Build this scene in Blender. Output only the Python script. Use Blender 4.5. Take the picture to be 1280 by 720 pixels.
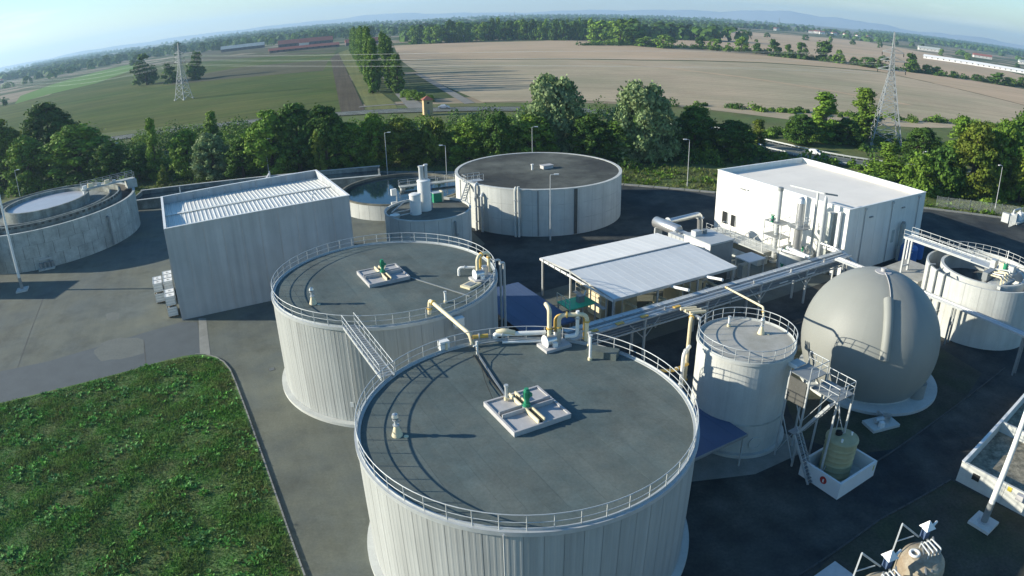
import bpy, math, random
import numpy as np
from mathutils import Vector, Matrix

for _o in list(bpy.data.objects):
    bpy.data.objects.remove(_o, do_unlink=True)
SC = bpy.context.scene
COL = SC.collection
R = math.radians
rng = random.Random(7)
nrg = np.random.default_rng(11)

# ------------------------------------------------------------------ camera
# wide action-camera lens: a fisheye whose angle grows as q - 0.0333 q^3 (q = r / f)
CAM_H = 34.99
PITCH, ROLL, FPX, K3 = 0.3975, -0.0214, 859.39, -0.0333
cd = bpy.data.cameras.new("camera")
cam = bpy.data.objects.new("camera", cd)
COL.objects.link(cam)
SC.camera = cam
SC.render.engine = 'CYCLES'
cd.type = 'PANO'
cd.sensor_width = 36.0
cd.sensor_fit = 'HORIZONTAL'
FMM = FPX * 36.0 / 1280.0
cd.panorama_type = 'FISHEYE_LENS_POLYNOMIAL'
cd.fisheye_fov = R(150)
cd.fisheye_polynomial_k0 = 0.0
cd.fisheye_polynomial_k1 = -1.0 / FMM
cd.fisheye_polynomial_k2 = 0.0
cd.fisheye_polynomial_k3 = -K3 / FMM ** 3
cd.fisheye_polynomial_k4 = 0.0
cd.clip_start = 0.1
cd.clip_end = 60000.0
_d = Vector((0, math.cos(PITCH), -math.sin(PITCH)))
_q = _d.to_track_quat('-Z', 'Y').to_matrix().to_4x4()
cam.matrix_world = Matrix.Translation((0, 0, CAM_H)) @ _q @ Matrix.Rotation(ROLL, 4, 'Z')

# ------------------------------------------------------------------ light
SUN_EL, SUN_AZ = R(18.5), R(-88.5)         # azimuth from +Y, clockwise: the sun stands in the west (-X)
W_ = bpy.data.worlds.new("World")
SC.world = W_
W_.use_nodes = True
nt = W_.node_tree
nt.nodes.clear()
wo = nt.nodes.new("ShaderNodeOutputWorld")
bg = nt.nodes.new("ShaderNodeBackground")
sky = nt.nodes.new("ShaderNodeTexSky")
sky.sky_type = 'NISHITA'
sky.sun_disc = False
sky.sun_elevation = SUN_EL
sky.sun_rotation = SUN_AZ
sky.altitude = 150
sky.air_density = 1.0
sky.dust_density = 0.3
sky.ozone_density = 2.6
bg.inputs[1].default_value = 0.106
# thin cirrus over the whole sky
tc = nt.nodes.new("ShaderNodeTexCoord")
mp = nt.nodes.new("ShaderNodeMapping"); mp.inputs['Scale'].default_value = (3.0, 3.0, 26.0)
nz = nt.nodes.new("ShaderNodeTexNoise"); nz.inputs['Scale'].default_value = 1.4; nz.inputs['Detail'].default_value = 7; nz.inputs['Roughness'].default_value = 0.62
rp = nt.nodes.new("ShaderNodeMapRange"); rp.inputs[1].default_value = 0.52; rp.inputs[2].default_value = 0.78; rp.inputs[3].default_value = 0.0; rp.inputs[4].default_value = 0.55
mx = nt.nodes.new("ShaderNodeMix"); mx.data_type = 'RGBA'
hs = nt.nodes.new("ShaderNodeHueSaturation"); hs.inputs['Saturation'].default_value = 0.45; hs.inputs['Value'].default_value = 1.45
nt.links.new(tc.outputs['Generated'], mp.inputs[0]); nt.links.new(mp.outputs[0], nz.inputs[0]); nt.links.new(nz.outputs[0], rp.inputs[0])
h2 = nt.nodes.new('ShaderNodeHueSaturation'); h2.inputs['Saturation'].default_value = 1.3; h2.inputs['Hue'].default_value = 0.5; nt.links.new(sky.outputs[0], h2.inputs['Color'])
nt.links.new(rp.outputs[0], mx.inputs[0]); nt.links.new(h2.outputs[0], mx.inputs[6]); nt.links.new(h2.outputs[0], hs.inputs['Color']); nt.links.new(hs.outputs[0], mx.inputs[7])
nt.links.new(mx.outputs[2], bg.inputs[0]); nt.links.new(bg.outputs[0], wo.inputs[0])

sl = bpy.data.lights.new("sun", 'SUN')
sl.energy = 5.0
sl.angle = R(0.5)
sl.color = (1.0, 0.93, 0.79)
sun = bpy.data.objects.new("sun", sl)
COL.objects.link(sun)
_t = Vector((-math.sin(SUN_AZ) * math.cos(SUN_EL), -math.cos(SUN_AZ) * math.cos(SUN_EL), -math.sin(SUN_EL)))
sun.rotation_euler = _t.to_track_quat('-Z', 'Y').to_euler()

SC.view_settings.view_transform = 'Standard'
SC.view_settings.look = 'None'
SC.view_settings.gamma = 1.0
SC.view_settings.use_curve_mapping = False
SC.view_settings.exposure = 0.72
SC.cycles.max_bounces = 6
SC.cycles.diffuse_bounces = 3
SC.cycles.volume_bounces = 1
SC.cycles.transparent_max_bounces = 8
SC.cycles.use_denoising = True

# ------------------------------------------------------------------ plant grid: everything in the plant lies on axes turned by 28.5 degrees
ROT = math.atan2(.4777, .8785)
def UV(u, v, z=0.0):
    return Vector((0.79 + .8785 * u - .4777 * v, 38.03 + .4777 * u + .8785 * v, z))

# ------------------------------------------------------------------ helpers
class MB:
    def __init__(s):
        s.v = []; s.f = []; s.sm = []; s.mi = []
    def add(s, vs, fs, smooth=False, mi=0):
        b = len(s.v); s.v += [tuple(p) for p in vs]
        for f in fs:
            s.f.append(tuple(i + b for i in f)); s.sm.append(smooth); s.mi.append(mi)
        return s
    def box(s, x, y, z, sx, sy, sz, rz=0.0, mi=0):
        c, n = math.cos(rz), math.sin(rz); hx, hy, hz = sx / 2, sy / 2, sz / 2
        vs = []
        for dz in (-hz, hz):
            for dx, dy in ((-hx, -hy), (hx, -hy), (hx, hy), (-hx, hy)):
                vs.append((x + c * dx - n * dy, y + n * dx + c * dy, z + dz))
        return s.add(vs, [(3, 2, 1, 0), (4, 5, 6, 7), (0, 1, 5, 4), (1, 2, 6, 5), (2, 3, 7, 6), (3, 0, 4, 7)], False, mi)
    def bx(s, x0, x1, y0, y1, z0, z1, mi=0):
        return s.box((x0 + x1) / 2, (y0 + y1) / 2, (z0 + z1) / 2, x1 - x0, y1 - y0, z1 - z0, 0, mi)
    def bar(s, p0, p1, w, h=None, mi=0):
        p0, p1 = Vector(p0), Vector(p1); h = h or w
        d = (p1 - p0)
        if d.length < 1e-6: return s
        d.normalize(); up = Vector((0, 0, 1)) if abs(d.z) < .95 else Vector((1, 0, 0))
        a = d.cross(up).normalized() * w / 2; b = a.cross(d).normalized() * h / 2
        vs = [p + q for p in (p0, p1) for q in (-a - b, a - b, a + b, -a + b)]
        return s.add(vs, [(3, 2, 1, 0), (4, 5, 6, 7), (0, 1, 5, 4), (1, 2, 6, 5), (2, 3, 7, 6), (3, 0, 4, 7)], False, mi)
    def tube(s, pts, r, n=8, caps=True, closed=False, mi=0):
        P = [Vector(p) for p in pts]; m = len(P); rings = []; prev = None
        for i in range(m):
            if closed: t = P[(i + 1) % m] - P[i - 1]
            else: t = P[min(i + 1, m - 1)] - P[max(i - 1, 0)]
            t.normalize()
            if prev is None:
                a = t.cross(Vector((0, 0, 1)) if abs(t.z) < .9 else Vector((1, 0, 0))).normalized()
            else:
                a = (prev - t * prev.dot(t)).normalized()
            prev = a; b = t.cross(a)
            rr = r[i] if isinstance(r, (list, tuple)) else r
            rings.append([P[i] + (a * math.cos(2 * math.pi * k / n) + b * math.sin(2 * math.pi * k / n)) * rr for k in range(n)])
        vs = [p for q in rings for p in q]; fs = []
        for i in range(m if closed else m - 1):
            j = (i + 1) % m
            for k in range(n):
                l = (k + 1) % n; fs.append((i * n + k, i * n + l, j * n + l, j * n + k))
        s.add(vs, fs, True, mi)
        if caps and not closed:
            s.add(rings[0], [tuple(range(n))[::-1]], False, mi); s.add(rings[-1], [tuple(range(n))], False, mi)
        return s
    def lathe(s, prof, n=32, x=0, y=0, a0=0.0, a1=2 * math.pi, smooth=True, mi=0):
        full = abs(a1 - a0 - 2 * math.pi) < 1e-6; m = n if full else n + 1
        for (r0, z0), (r1, z1) in zip(prof[:-1], prof[1:]):
            vs = []
            for k in range(m):
                a = a0 + (a1 - a0) * k / n; c, q = math.cos(a), math.sin(a)
                vs += [(x + r0 * c, y + r0 * q, z0), (x + r1 * c, y + r1 * q, z1)]
            fs = []
            for k in range(n):
                l = (k + 1) % m
                if r0 < 1e-6: fs.append((2 * k, 2 * l + 1, 2 * k + 1))
                elif r1 < 1e-6: fs.append((2 * k, 2 * l, 2 * k + 1))
                else: fs.append((2 * k, 2 * l, 2 * l + 1, 2 * k + 1))
            s.add(vs, fs, smooth, mi)
        return s
    def cyl(s, x, y, z0, z1, r, n=16, r2=None, mi=0):
        r2 = r if r2 is None else r2
        return s.lathe([(0, z0), (r, z0), (r2, z1), (0, z1)], n, x, y, mi=mi)
    def prism(s, poly, z0, z1, mi=0):
        n = len(poly)
        ar = sum(poly[i][0] * poly[(i + 1) % n][1] - poly[(i + 1) % n][0] * poly[i][1] for i in range(n))
        if ar < 0: poly = poly[::-1]
        s.add([(p[0], p[1], z1) for p in poly], [tuple(range(n))], False, mi)
        s.add([(p[0], p[1], z0) for p in poly], [tuple(range(n))[::-1]], False, mi)
        for i in range(n):
            j = (i + 1) % n
            s.add([(poly[i][0], poly[i][1], z0), (poly[j][0], poly[j][1], z0), (poly[j][0], poly[j][1], z1), (poly[i][0], poly[i][1], z1)], [(0, 1, 2, 3)], False, mi)
        return s
    def sphere(s, x, y, z, r, n=12, m=8, sz=1.0, mi=0):
        return s.lathe([(r * math.sin(math.pi * k / m), z - r * sz * math.cos(math.pi * k / m)) for k in range(m + 1)], n, x, y, mi=mi)
    def mesh(s, name, *mats):
        me = bpy.data.meshes.new(name)
        me.from_pydata(s.v, [], s.f)
        me.polygons.foreach_set('use_smooth', s.sm)
        if any(s.mi): me.polygons.foreach_set('material_index', s.mi)
        for m_ in mats: me.materials.append(m_)
        me.update()
        return me
    def build(s, name, mat, parent=None, loc=(0, 0, 0), rz=0.0):
        mats = mat if isinstance(mat, (list, tuple)) else [mat]
        return put(name, s.mesh(name, *mats), parent, loc, rz)

def put(name, me, parent=None, loc=(0, 0, 0), rz=0.0, label=None):
    o = bpy.data.objects.new(name, me); COL.objects.link(o)
    o.location = loc; o.rotation_euler = (0, 0, rz)
    if parent is not None: o.parent = parent
    if label: o['label'] = label
    return o
def thing(name, label, cat, loc=(0, 0, 0), rz=0.0, group=None):
    o = bpy.data.objects.new(name, None); COL.objects.link(o)
    o.empty_display_size = .3
    o.location = loc; o.rotation_euler = (0, 0, rz)
    return tag(o, label, cat, group)
_ONES = 'first second third fourth fifth sixth seventh eighth ninth tenth eleventh twelfth thirteenth fourteenth fifteenth sixteenth seventeenth eighteenth nineteenth'.split()
def nth(n):
    if n < 20: return _ONES[n - 1]
    t, o = divmod(n, 10); w = ('twenty', 'thirty', 'forty')[t - 2]
    return w + '-' + _ONES[o - 1] if o else w[:-1] + 'ieth'
def tag(o, label, cat, group=None):
    o['label'] = label; o['category'] = cat
    if group: o['group'] = group
    return o
def kind(o, k):
    o['kind'] = k; return o
def fillet(pts, r, n=5):
    P = [Vector(p) for p in pts]; out = [P[0]]
    for i in range(1, len(P) - 1):
        a, b, c = P[i - 1], P[i], P[i + 1]
        d0, d1 = (a - b), (c - b); rr = min(r, d0.length * .49, d1.length * .49)
        p, q = b + d0.normalized() * rr, b + d1.normalized() * rr
        for k in range(n + 1):
            t = k / n; out.append(p * (1 - t) ** 2 + b * 2 * t * (1 - t) + q * t * t)
    out.append(P[-1]); return out
def raw_mesh(name, V, F, mat, mi=None):
    """fast mesh of quads or triangles from numpy arrays"""
    me = bpy.data.meshes.new(name); k = F.shape[1]
    me.vertices.add(len(V)); me.vertices.foreach_set('co', V.astype(np.float32).ravel())
    me.loops.add(F.size); me.loops.foreach_set('vertex_index', F.astype(np.int32).ravel())
    me.polygons.add(len(F)); me.polygons.foreach_set('loop_start', np.arange(0, F.size, k, dtype=np.int32))
    if mi is not None: me.polygons.foreach_set('material_index', mi.astype(np.int32))
    for m_ in (mat if isinstance(mat, (list, tuple)) else [mat]): me.materials.append(m_)
    me.update(calc_edges=True); me.validate()
    return me

# ------------------------------------------------------------------ materials
def mat(name, col, rough=.8, var=.12, scale=.6, col2=None, mixs=.15, streak=0.0, sscale=1.2, rnd=0.0, metal=0.0, spec=.3, fine=0.0, fscale=9.0, bump=0.0, bscale=14.0, leafy=None, stain=0.0, trans=0.0, wave=None, coords='pos'):
    m = bpy.data.materials.new(name); m.use_nodes = True
    N = m.node_tree.nodes; L = m.node_tree.links
    b = N['Principled BSDF']; b.inputs['Roughness'].default_value = rough; b.inputs['Metallic'].default_value = metal
    b.inputs['Specular IOR Level'].default_value = spec
    g = N.new("ShaderNodeNewGeometry"); pos = g.outputs['Position']
    def noise(sc, vec=None, det=5.0, ro=.6):
        n = N.new("ShaderNodeTexNoise"); n.inputs['Scale'].default_value = sc; n.inputs['Detail'].default_value = det; n.inputs['Roughness'].default_value = ro
        L.new(vec or pos, n.inputs['Vector']); return n.outputs[0]
    def rangee(src, a, b_, c, d):
        r = N.new("ShaderNodeMapRange"); r.inputs[1].default_value = a; r.inputs[2].default_value = b_; r.inputs[3].default_value = c; r.inputs[4].default_value = d
        L.new(src, r.inputs[0]); return r.outputs[0]
    def math_(op, x, y):
        q = N.new("ShaderNodeMath"); q.operation = op
        for i, w in enumerate((x, y)):
            if isinstance(w, (int, float)): q.inputs[i].default_value = w
            else: L.new(w, q.inputs[i])
        return q.outputs[0]
    fac = None
    def mul(x):
        nonlocal fac
        fac = x if fac is None else math_('MULTIPLY', fac, x)
    if var: mul(rangee(noise(scale), .25, .75, 1 - var, 1 + var))
    if fine: mul(rangee(noise(fscale, det=3), .25, .75, 1 - fine, 1 + fine))
    if streak:
        mp = N.new("ShaderNodeMapping"); mp.inputs['Scale'].default_value = (sscale, sscale, sscale * .045); L.new(pos, mp.inputs[0])
        mul(rangee(noise(1.0, mp.outputs[0], 4), .35, .72, 1 + streak * .25, 1 - streak))
    if stain: mul(rangee(noise(.17, det=6, ro=.7), .50, .70, 1.0, 1 - stain))
    if rnd:
        oi = N.new("ShaderNodeObjectInfo"); mul(rangee(oi.outputs['Random'], 0, 1, 1 - rnd, 1 + rnd))
    if leafy: mul(rangee(g.outputs['Random Per Island'], 0, 1, 1 - leafy, 1 + leafy))
    base = N.new("ShaderNodeMix"); base.data_type = 'RGBA'
    base.inputs[6].default_value = (*col, 1); base.inputs[7].default_value = (*(col2 or col), 1); base.inputs[0].default_value = 0
    if col2: L.new(rangee(noise(mixs, det=6, ro=.65), .4, .62, 0, 1), base.inputs[0])
    out = base.outputs[2]
    if wave:
        (wx, wy, wsc, wamt) = wave; l = math.hypot(wx, wy)
        mp = N.new("ShaderNodeMapping"); mp.inputs['Rotation'].default_value = (0, 0, -math.atan2(wy, wx)); L.new(pos, mp.inputs[0])
        m2 = N.new("ShaderNodeMapping"); m2.inputs['Scale'].default_value = (wsc * .012, wsc, 0); L.new(mp.outputs[0], m2.inputs[0])
        mul(rangee(noise(1.0, m2.outputs[0], 5, .7), .3, .7, 1 - wamt, 1 + wamt))
    if fac is not None:
        mu = N.new("ShaderNodeMix"); mu.data_type = 'RGBA'; mu.blend_type = 'MULTIPLY'; mu.inputs[0].default_value = 1
        L.new(out, mu.inputs[6]); cc = N.new("ShaderNodeCombineColor"); L.new(fac, cc.inputs[0]); L.new(fac, cc.inputs[1]); L.new(fac, cc.inputs[2]); L.new(cc.outputs[0], mu.inputs[7]); out = mu.outputs[2]
    L.new(out, b.inputs['Base Color'])
    if bump:
        bp = N.new("ShaderNodeBump"); bp.inputs['Strength'].default_value = bump; bp.inputs['Distance'].default_value = .05
        L.new(noise(bscale, det=4), bp.inputs['Height']); L.new(bp.outputs[0], b.inputs['Normal'])
    if trans:
        tr = N.new("ShaderNodeBsdfTranslucent"); L.new(out, tr.inputs[0]); ms = N.new("ShaderNodeMixShader"); ms.inputs[0].default_value = trans
        L.new(b.outputs[0], ms.inputs[1]); L.new(tr.outputs[0], ms.inputs[2]); L.new(ms.outputs[0], N['Material Output'].inputs[0])
    return m

M = {}
M['asphalt'] = mat('asphalt', (.114, .130, .118), .9, .16, .25, (.150, .156, .118), .07, fine=.12, fscale=5, stain=.28, bump=.12, bscale=9, wave=(.42, -.9, .45, .09))
M['asphalt_dark_shade'] = mat('asphalt_dark_shade', (.026, .032, .035), .9, .35, .4, (.075, .078, .068), .08, fine=.25, fscale=4, stain=.45, bump=.12, bscale=9)
M['asphalt_new'] = mat('asphalt_new', (.106, .122, .125), .9, .10, .5, fine=.10, fscale=6)
M['asphalt_pale'] = mat('asphalt_pale', (.145, .158, .142), .9, .10, .6, fine=.14, fscale=4)
M['concrete_strip'] = mat('concrete_strip', (.25, .25, .22), .9, .2, .7, fine=.12)
M['kerb_worn'] = mat('kerb_worn', (.075, .08, .078), .9, .2, .8, fine=.15)
M['kerb'] = mat('kerb', (.24, .24, .22), .9, .15, .8, fine=.1)
M['soil'] = mat('soil', (.060, .058, .045), .95, .35, .35, (.045, .055, .03), .2, fine=.3, fscale=4, bump=.4, bscale=5)
M['clad'] = mat('tank_cladding', (.40, .415, .395), .62, .06, .3, streak=.19, sscale=1.3, rnd=.06, spec=.3)
M['concrete'] = mat('concrete', (.54, .55, .51), .88, .10, .5, streak=.13, sscale=1.0, rnd=.04, fine=.06)
M['concrete_old'] = mat('concrete_old', (.48, .51, .47), .9, .18, .6, (.38, .40, .37), .4, streak=.22, sscale=.8, rnd=.06, fine=.12, fscale=4)
M['concrete_dark'] = mat('concrete_dark', (.10, .10, .09), .92, .25, .6, fine=.15)
M['deck'] = mat('roof_membrane', (.096, .126, .120), .85, .18, .30, (.124, .144, .128), .25, rnd=.07, fine=.14, fscale=6, stain=.34)
M['deck_dark'] = mat('roof_bitumen', (.150, .158, .130), .9, .2, .3, (.048, .050, .044), .045, rnd=.02, fine=.14, fscale=3, stain=.4)
M['deck_pale'] = mat('roof_concrete', (.42, .41, .365), .9, .12, .5, (.35, .34, .29), .6, fine=.08)
M['panel'] = mat('wall_panel', (.41, .43, .435), .8, .10, .35, streak=.2, sscale=1.1, rnd=.03)
M['panel_white'] = mat('wall_panel_white', (.78, .77, .71), .7, .05, .3, streak=.10, rnd=.02)
M['roof_white'] = mat('roof_white', (.85, .785, .68), .8, .05, .25, fine=.03, rnd=.02)
M['roof_metal'] = mat('roof_metal', (.72, .71, .64), .45, .06, .4, streak=0, rnd=.05, metal=.0, spec=.5)
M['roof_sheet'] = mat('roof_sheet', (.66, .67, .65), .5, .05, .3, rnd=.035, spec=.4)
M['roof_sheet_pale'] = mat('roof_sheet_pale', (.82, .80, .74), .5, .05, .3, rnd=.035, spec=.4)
M['galv'] = mat('galvanised', (.50, .52, .51), .5, .1, 2.0, metal=.25, spec=.5)
M['pylon'] = mat('pylon_steel', (.36, .38, .38), .6, .1, 1.0, metal=.1, spec=.4)
M['galv_dark'] = mat('galvanised_dark', (.26, .28, .28), .5, .12, 1.0, metal=.3, spec=.5)
M['steel'] = mat('stainless', (.62, .62, .60), .32, .08, 1.0, metal=.75, spec=.5)
M['yellow'] = mat('yellow_paint', (.62, .40, .09), .5, .1, 1.0)
M['cream'] = mat('cream_pipe', (.74, .64, .42), .5, .1, 1.0)
M['white'] = mat('white_paint', (.78, .78, .74), .5, .06, 1.0)
M['green'] = mat('green_paint', (.03, .25, .13), .5, .1, 1.0)
M['green_deck'] = mat('green_deck', (.07, .52, .25), .6, .1, 1.0)
M['blue'] = mat('blue_tank', (.05, .16, .42), .5, .1, 1.0)
M['blue_grey_shade'] = mat('blue_grey_shade', (.075, .115, .20), .6, .06, .5, rnd=.04)  # blue grey; carries the blue of shade on the lean-to roofs
M['membrane'] = mat('gas_membrane', (.262, .270, .244), .55, .05, .3, rnd=.025, spec=.35)
M['hatch'] = mat('hatch_plate', (.44, .43, .42), .8, .12, 1.5, rnd=.06)
M['black'] = mat('dark_void', (.02, .022, .022), .9, .1)
M['grp'] = mat('grp_tank', (.40, .38, .22), .5, .12, .8, streak=.15)
M['tan_steel'] = mat('rusty_cream_paint', (.36, .32, .24), .6, .2, 1.4, (.28, .22, .15), 1.2, fine=.1)
M['red'] = mat('red_sign', (.45, .04, .03), .6, .05)
M['sign_yellow'] = mat('yellow_sign', (.55, .45, .06), .6, .05)
M['gravel'] = mat('gravel', (.30, .27, .20), .95, .3, 1.5, (.16, .15, .11), 1.2, fine=.35, fscale=5, bump=.5, bscale=4)
M['plastic'] = mat('white_plastic', (.74, .74, .72), .5, .05)
M['pallet'] = mat('pallet_wood', (.25, .18, .10), .9, .2)
M['sludge'] = mat('pale_sludge', (.42, .43, .45), .35, .1, .4, spec=.5)
M['ring_wall'] = mat('ring_wall', (.30, .33, .30), .9, .2, .6, (.18, .19, .17), .4, streak=.3, sscale=.8, rnd=.06, fine=.12, fscale=4)
M['basin_wall'] = mat('basin_wall', (.20, .19, .145), .9, .2, .6, (.13, .13, .10), .4, streak=.3, sscale=.8, rnd=.06)
M['water'] = mat('basin_water', (.012, .03, .045), .05, .1, .3, spec=.6, bump=.03, bscale=2.0)
M['glass'] = mat('dark_glass', (.02, .025, .03), .1, 0, spec=.6)
M['tyre'] = mat('tyre', (.02, .02, .02), .9, 0)
M['car_white'] = mat('car_white', (.75, .75, .75), .25, 0, spec=.5)
M['car_silver'] = mat('car_silver', (.45, .47, .5), .25, 0, spec=.5)
M['car_blue'] = mat('car_blue', (.05, .12, .3), .25, 0, spec=.5)
M['bark'] = mat('bark', (.10, .08, .055), .95, .25, 2.0)
M['render_yellow'] = mat('yellow_render', (.55, .40, .22), .9, .1, .8)
M['red_tile'] = mat('red_tiles', (.28, .10, .075), .9, .15, .5)
M['house_white'] = mat('white_render', (.70, .68, .62), .9, .08, .3, rnd=.1)
M['dark_shed'] = mat('shed_wall', (.12, .10, .10), .9, .2, .3)
LEAF = {
 'dark': mat('leaf_dark', (.050, .115, .018), .75, .3, .35, (.090, .165, .020), .2, leafy=.35, rnd=.10, trans=.2, spec=.2),
 'mid': mat('leaf_mid', (.130, .240, .026), .75, .25, .35, (.170, .265, .030), .2, leafy=.35, rnd=.12, trans=.2, spec=.2),
 'pale': mat('leaf_pale', (.25, .32, .15), .75, .2, .4, (.185, .275, .10), .25, leafy=.35, rnd=.08, trans=.2, spec=.2),
 'yellow': mat('leaf_yellow', (.165, .205, .024), .75, .3, .35, (.105, .165, .02), .2, leafy=.35, rnd=.1, trans=.22, spec=.2),
 'poplar': mat('leaf_poplar', (.110, .210, .025), .75, .25, .2, (.145, .235, .030), .15, leafy=.3, rnd=.1, trans=.2, spec=.2),
}
M['lawn_base'] = mat('lawn_earth', (.080, .170, .042), .95, .4, .8, (.115, .145, .050), .35, fine=.35, fscale=5)
M['grass'] = mat('grass_blades', (.105, .245, .046), .8, .45, .9, (.165, .215, .070), .35, leafy=.4, trans=.25, spec=.2)
M['weed'] = mat('weed_leaves', (.14, .38, .06), .75, .3, .5, (.11, .25, .09), .4, leafy=.35, trans=.25, spec=.2)
M['grass_dry'] = mat('verge_grass', (.11, .165, .030), .85, .3, .3, (.12, .125, .05), .25, leafy=.4, trans=.25, spec=.2)
M['meadow'] = mat('meadow', (.085, .125, .028), .95, .25, .12, (.13, .135, .045), .05, fine=.25, fscale=1.5)
# ------------------------------------------------------------------ ground, yard, lawn
def sheet(name, poly, z, m_, parent=None, k='structure'):
    me = bpy.data.meshes.new(name); n = len(poly)
    ar = sum(poly[i][0] * poly[(i + 1) % n][1] - poly[(i + 1) % n][0] * poly[i][1] for i in range(n))
    if ar < 0: poly = poly[::-1]
    me.from_pydata([(p[0], p[1], z) for p in poly], [], [tuple(range(n))]); me.materials.append(m_); me.update()
    o = put(name, me, parent)
    return kind(o, k) if parent is None else o
# farmland material: voronoi parcels of different crops
gm_ = bpy.data.materials.new('farmland'); gm_.use_nodes = True
N = gm_.node_tree.nodes; Lk = gm_.node_tree.links; b_ = N['Principled BSDF']; b_.inputs['Roughness'].default_value = .95; b_.inputs['Specular IOR Level'].default_value = .1
g_ = N.new('ShaderNodeNewGeometry'); mp_ = N.new('ShaderNodeMapping'); mp_.inputs['Scale'].default_value = (.0022, .0042, .0); mp_.inputs['Rotation'].default_value = (0, 0, .35)
vo = N.new('ShaderNodeTexVoronoi'); vo.distance = 'CHEBYCHEV'; sp_ = N.new('ShaderNodeSeparateColor'); cr = N.new('ShaderNodeValToRGB'); cr.color_ramp.interpolation = 'CONSTANT'
E_ = cr.color_ramp.elements; E_[0].color = (.075, .10, .035, 1); E_[0].position = 0; E_[1].color = (.30, .24, .16, 1); E_[1].position = .3
for p, c in ((.5, (.10, .11, .05, 1)), (.65, (.27, .22, .15, 1)), (.82, (.06, .085, .03, 1))): q = E_.new(p); q.color = c
Lk.new(g_.outputs['Position'], mp_.inputs[0]); Lk.new(mp_.outputs[0], vo.inputs['Vector']); Lk.new(vo.outputs['Color'], sp_.inputs[0]); Lk.new(sp_.outputs[0], cr.inputs[0])
nn = N.new('ShaderNodeTexNoise'); nn.inputs['Scale'].default_value = .05; nn.inputs['Detail'].default_value = 6; Lk.new(g_.outputs['Position'], nn.inputs['Vector'])
mm_ = N.new('ShaderNodeMix'); mm_.data_type = 'RGBA'; mm_.blend_type = 'OVERLAY'; mm_.inputs[0].default_value = .5; Lk.new(cr.outputs[0], mm_.inputs[6]); Lk.new(nn.outputs[0], mm_.inputs[7]); Lk.new(mm_.outputs[2], b_.inputs['Base Color'])
B = 12500
sheet('ground', [(-B, -400), (B, -400), (B, B), (-B, B)], 0.0 - .10, gm_)
near = [(-330, -60), (260, -60), (420, 330), (240, 252), (120, 240), (60, 262), (0, 272), (-70, 276), (-140, 262), (-330, 262)]
sheet('meadow', near, -.04, M['meadow'])
YARD = [(-200, 98), (-150, 112), (-120, 132), (-83.5, 139.9), (-56.3, 152.0), (-41.4, 156.0), (-14, 151.4), (4, 144.5), (23.6, 137.2), (41.3, 130.6), (66, 125.4), (86, 120.6), (106.6, 113.5), (130, 105.5), (170, 92), (170, -50), (-200, -50)]
sheet('yard_asphalt', YARD, .0, M['asphalt'])
sheet('asphalt_east_shade', [tuple(UV(u, v)[:2]) for u, v in ((2, -10), (2, 30), (12, 44), (26, 58), (30, 84), (34, 92))] + [(4, 144.1), (23.6, 136.8), (41.3, 130.2), (66, 125.0), (86, 120.2), (106.6, 113.1), (130, 105.1), (168, 92), (168, -48), (10, -48)], .004, M['asphalt_dark_shade'])  # darker asphalt sheet with this side's shade put into its tone
sheet('asphalt_patch', [(-51.0, 65.6), (-51.5, 66.4), (-51.3, 67.4), (-51.6, 68.2), (-51.0, 69.0), (-50.4, 69.4), (-49.5, 69.9), (-48.3, 69.7), (-47.0, 69.9), (-45.7, 69.3), (-44.9, 68.0), (-43.8, 65.8), (-44.9, 64.9), (-46.3, 64.2), (-47.6, 64.1), (-48.7, 63.6), (-49.8, 64.5)], .010, M['asphalt_pale'])
sheet('asphalt_patch', [(-56.0, 77.0), (-55.5, 77.8), (-53.9, 77.5), (-52.8, 75.4), (-54.5, 75.0)], .010, M['asphalt_pale'])
sheet('asphalt_lane', [(-95, 43), (-62.7, 60.5), (-56.8, 63.3), (-51.7, 67.2), (-46.6, 71.3), (-42.7, 74.3), (-40.2, 74.3), (-35.7, 65.4), (-38.4, 65.0), (-42.0, 62.4), (-46.9, 59.2), (-51.9, 56.3), (-57.2, 53.4), (-95, 30)], .005, M['asphalt_new'])
sheet('drain_strip', [(-40.5, 75.4), (-39.4, 75.4), (-34.6, 65.3), (-36.1, 65.6)], .015, M['concrete_strip'])
sheet('drain_strip', [(-60.6, 61.6), (-60.45, 61.5), (-71.8, 83.5), (-71.95, 83.5)], .012, M['concrete_dark'])
sheet('drain_strip', [(-45.7, 69.3), (-45.6, 69.3), (-42.1, 63.2), (-42.25, 63.2)], .014, M['concrete_dark'])
sheet('concrete_apron', [tuple(UV(u, v)[:2]) for u, v in ((12.5, -1.9), (18.8, -4.8), (24.9, -5.2), (25.6, -2.5), (22, 3), (14, 2))], .014, M['concrete_strip'])
sheet('concrete_apron', [tuple(UV(u, v)[:2]) for u, v in ((22, 19), (62, 19), (62, 33), (43, 38), (22, 37))], .013, M['asphalt'])
sheet('soil_bed', [(29.0, 44.2), (33.7, 44.4), (46.6, 51.5), (52, 56), (50, 63), (42, 67), (34, 66), (28, 60), (26, 52), (25.5, 47.5)], .008, M['soil'])
sheet('soil_bed', [(11, 24), (22.9, 33.0), (27.9, 35.7), (36.9, 39.2), (41, 33), (60, 5), (20, 5)], .009, M['soil'])
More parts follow.
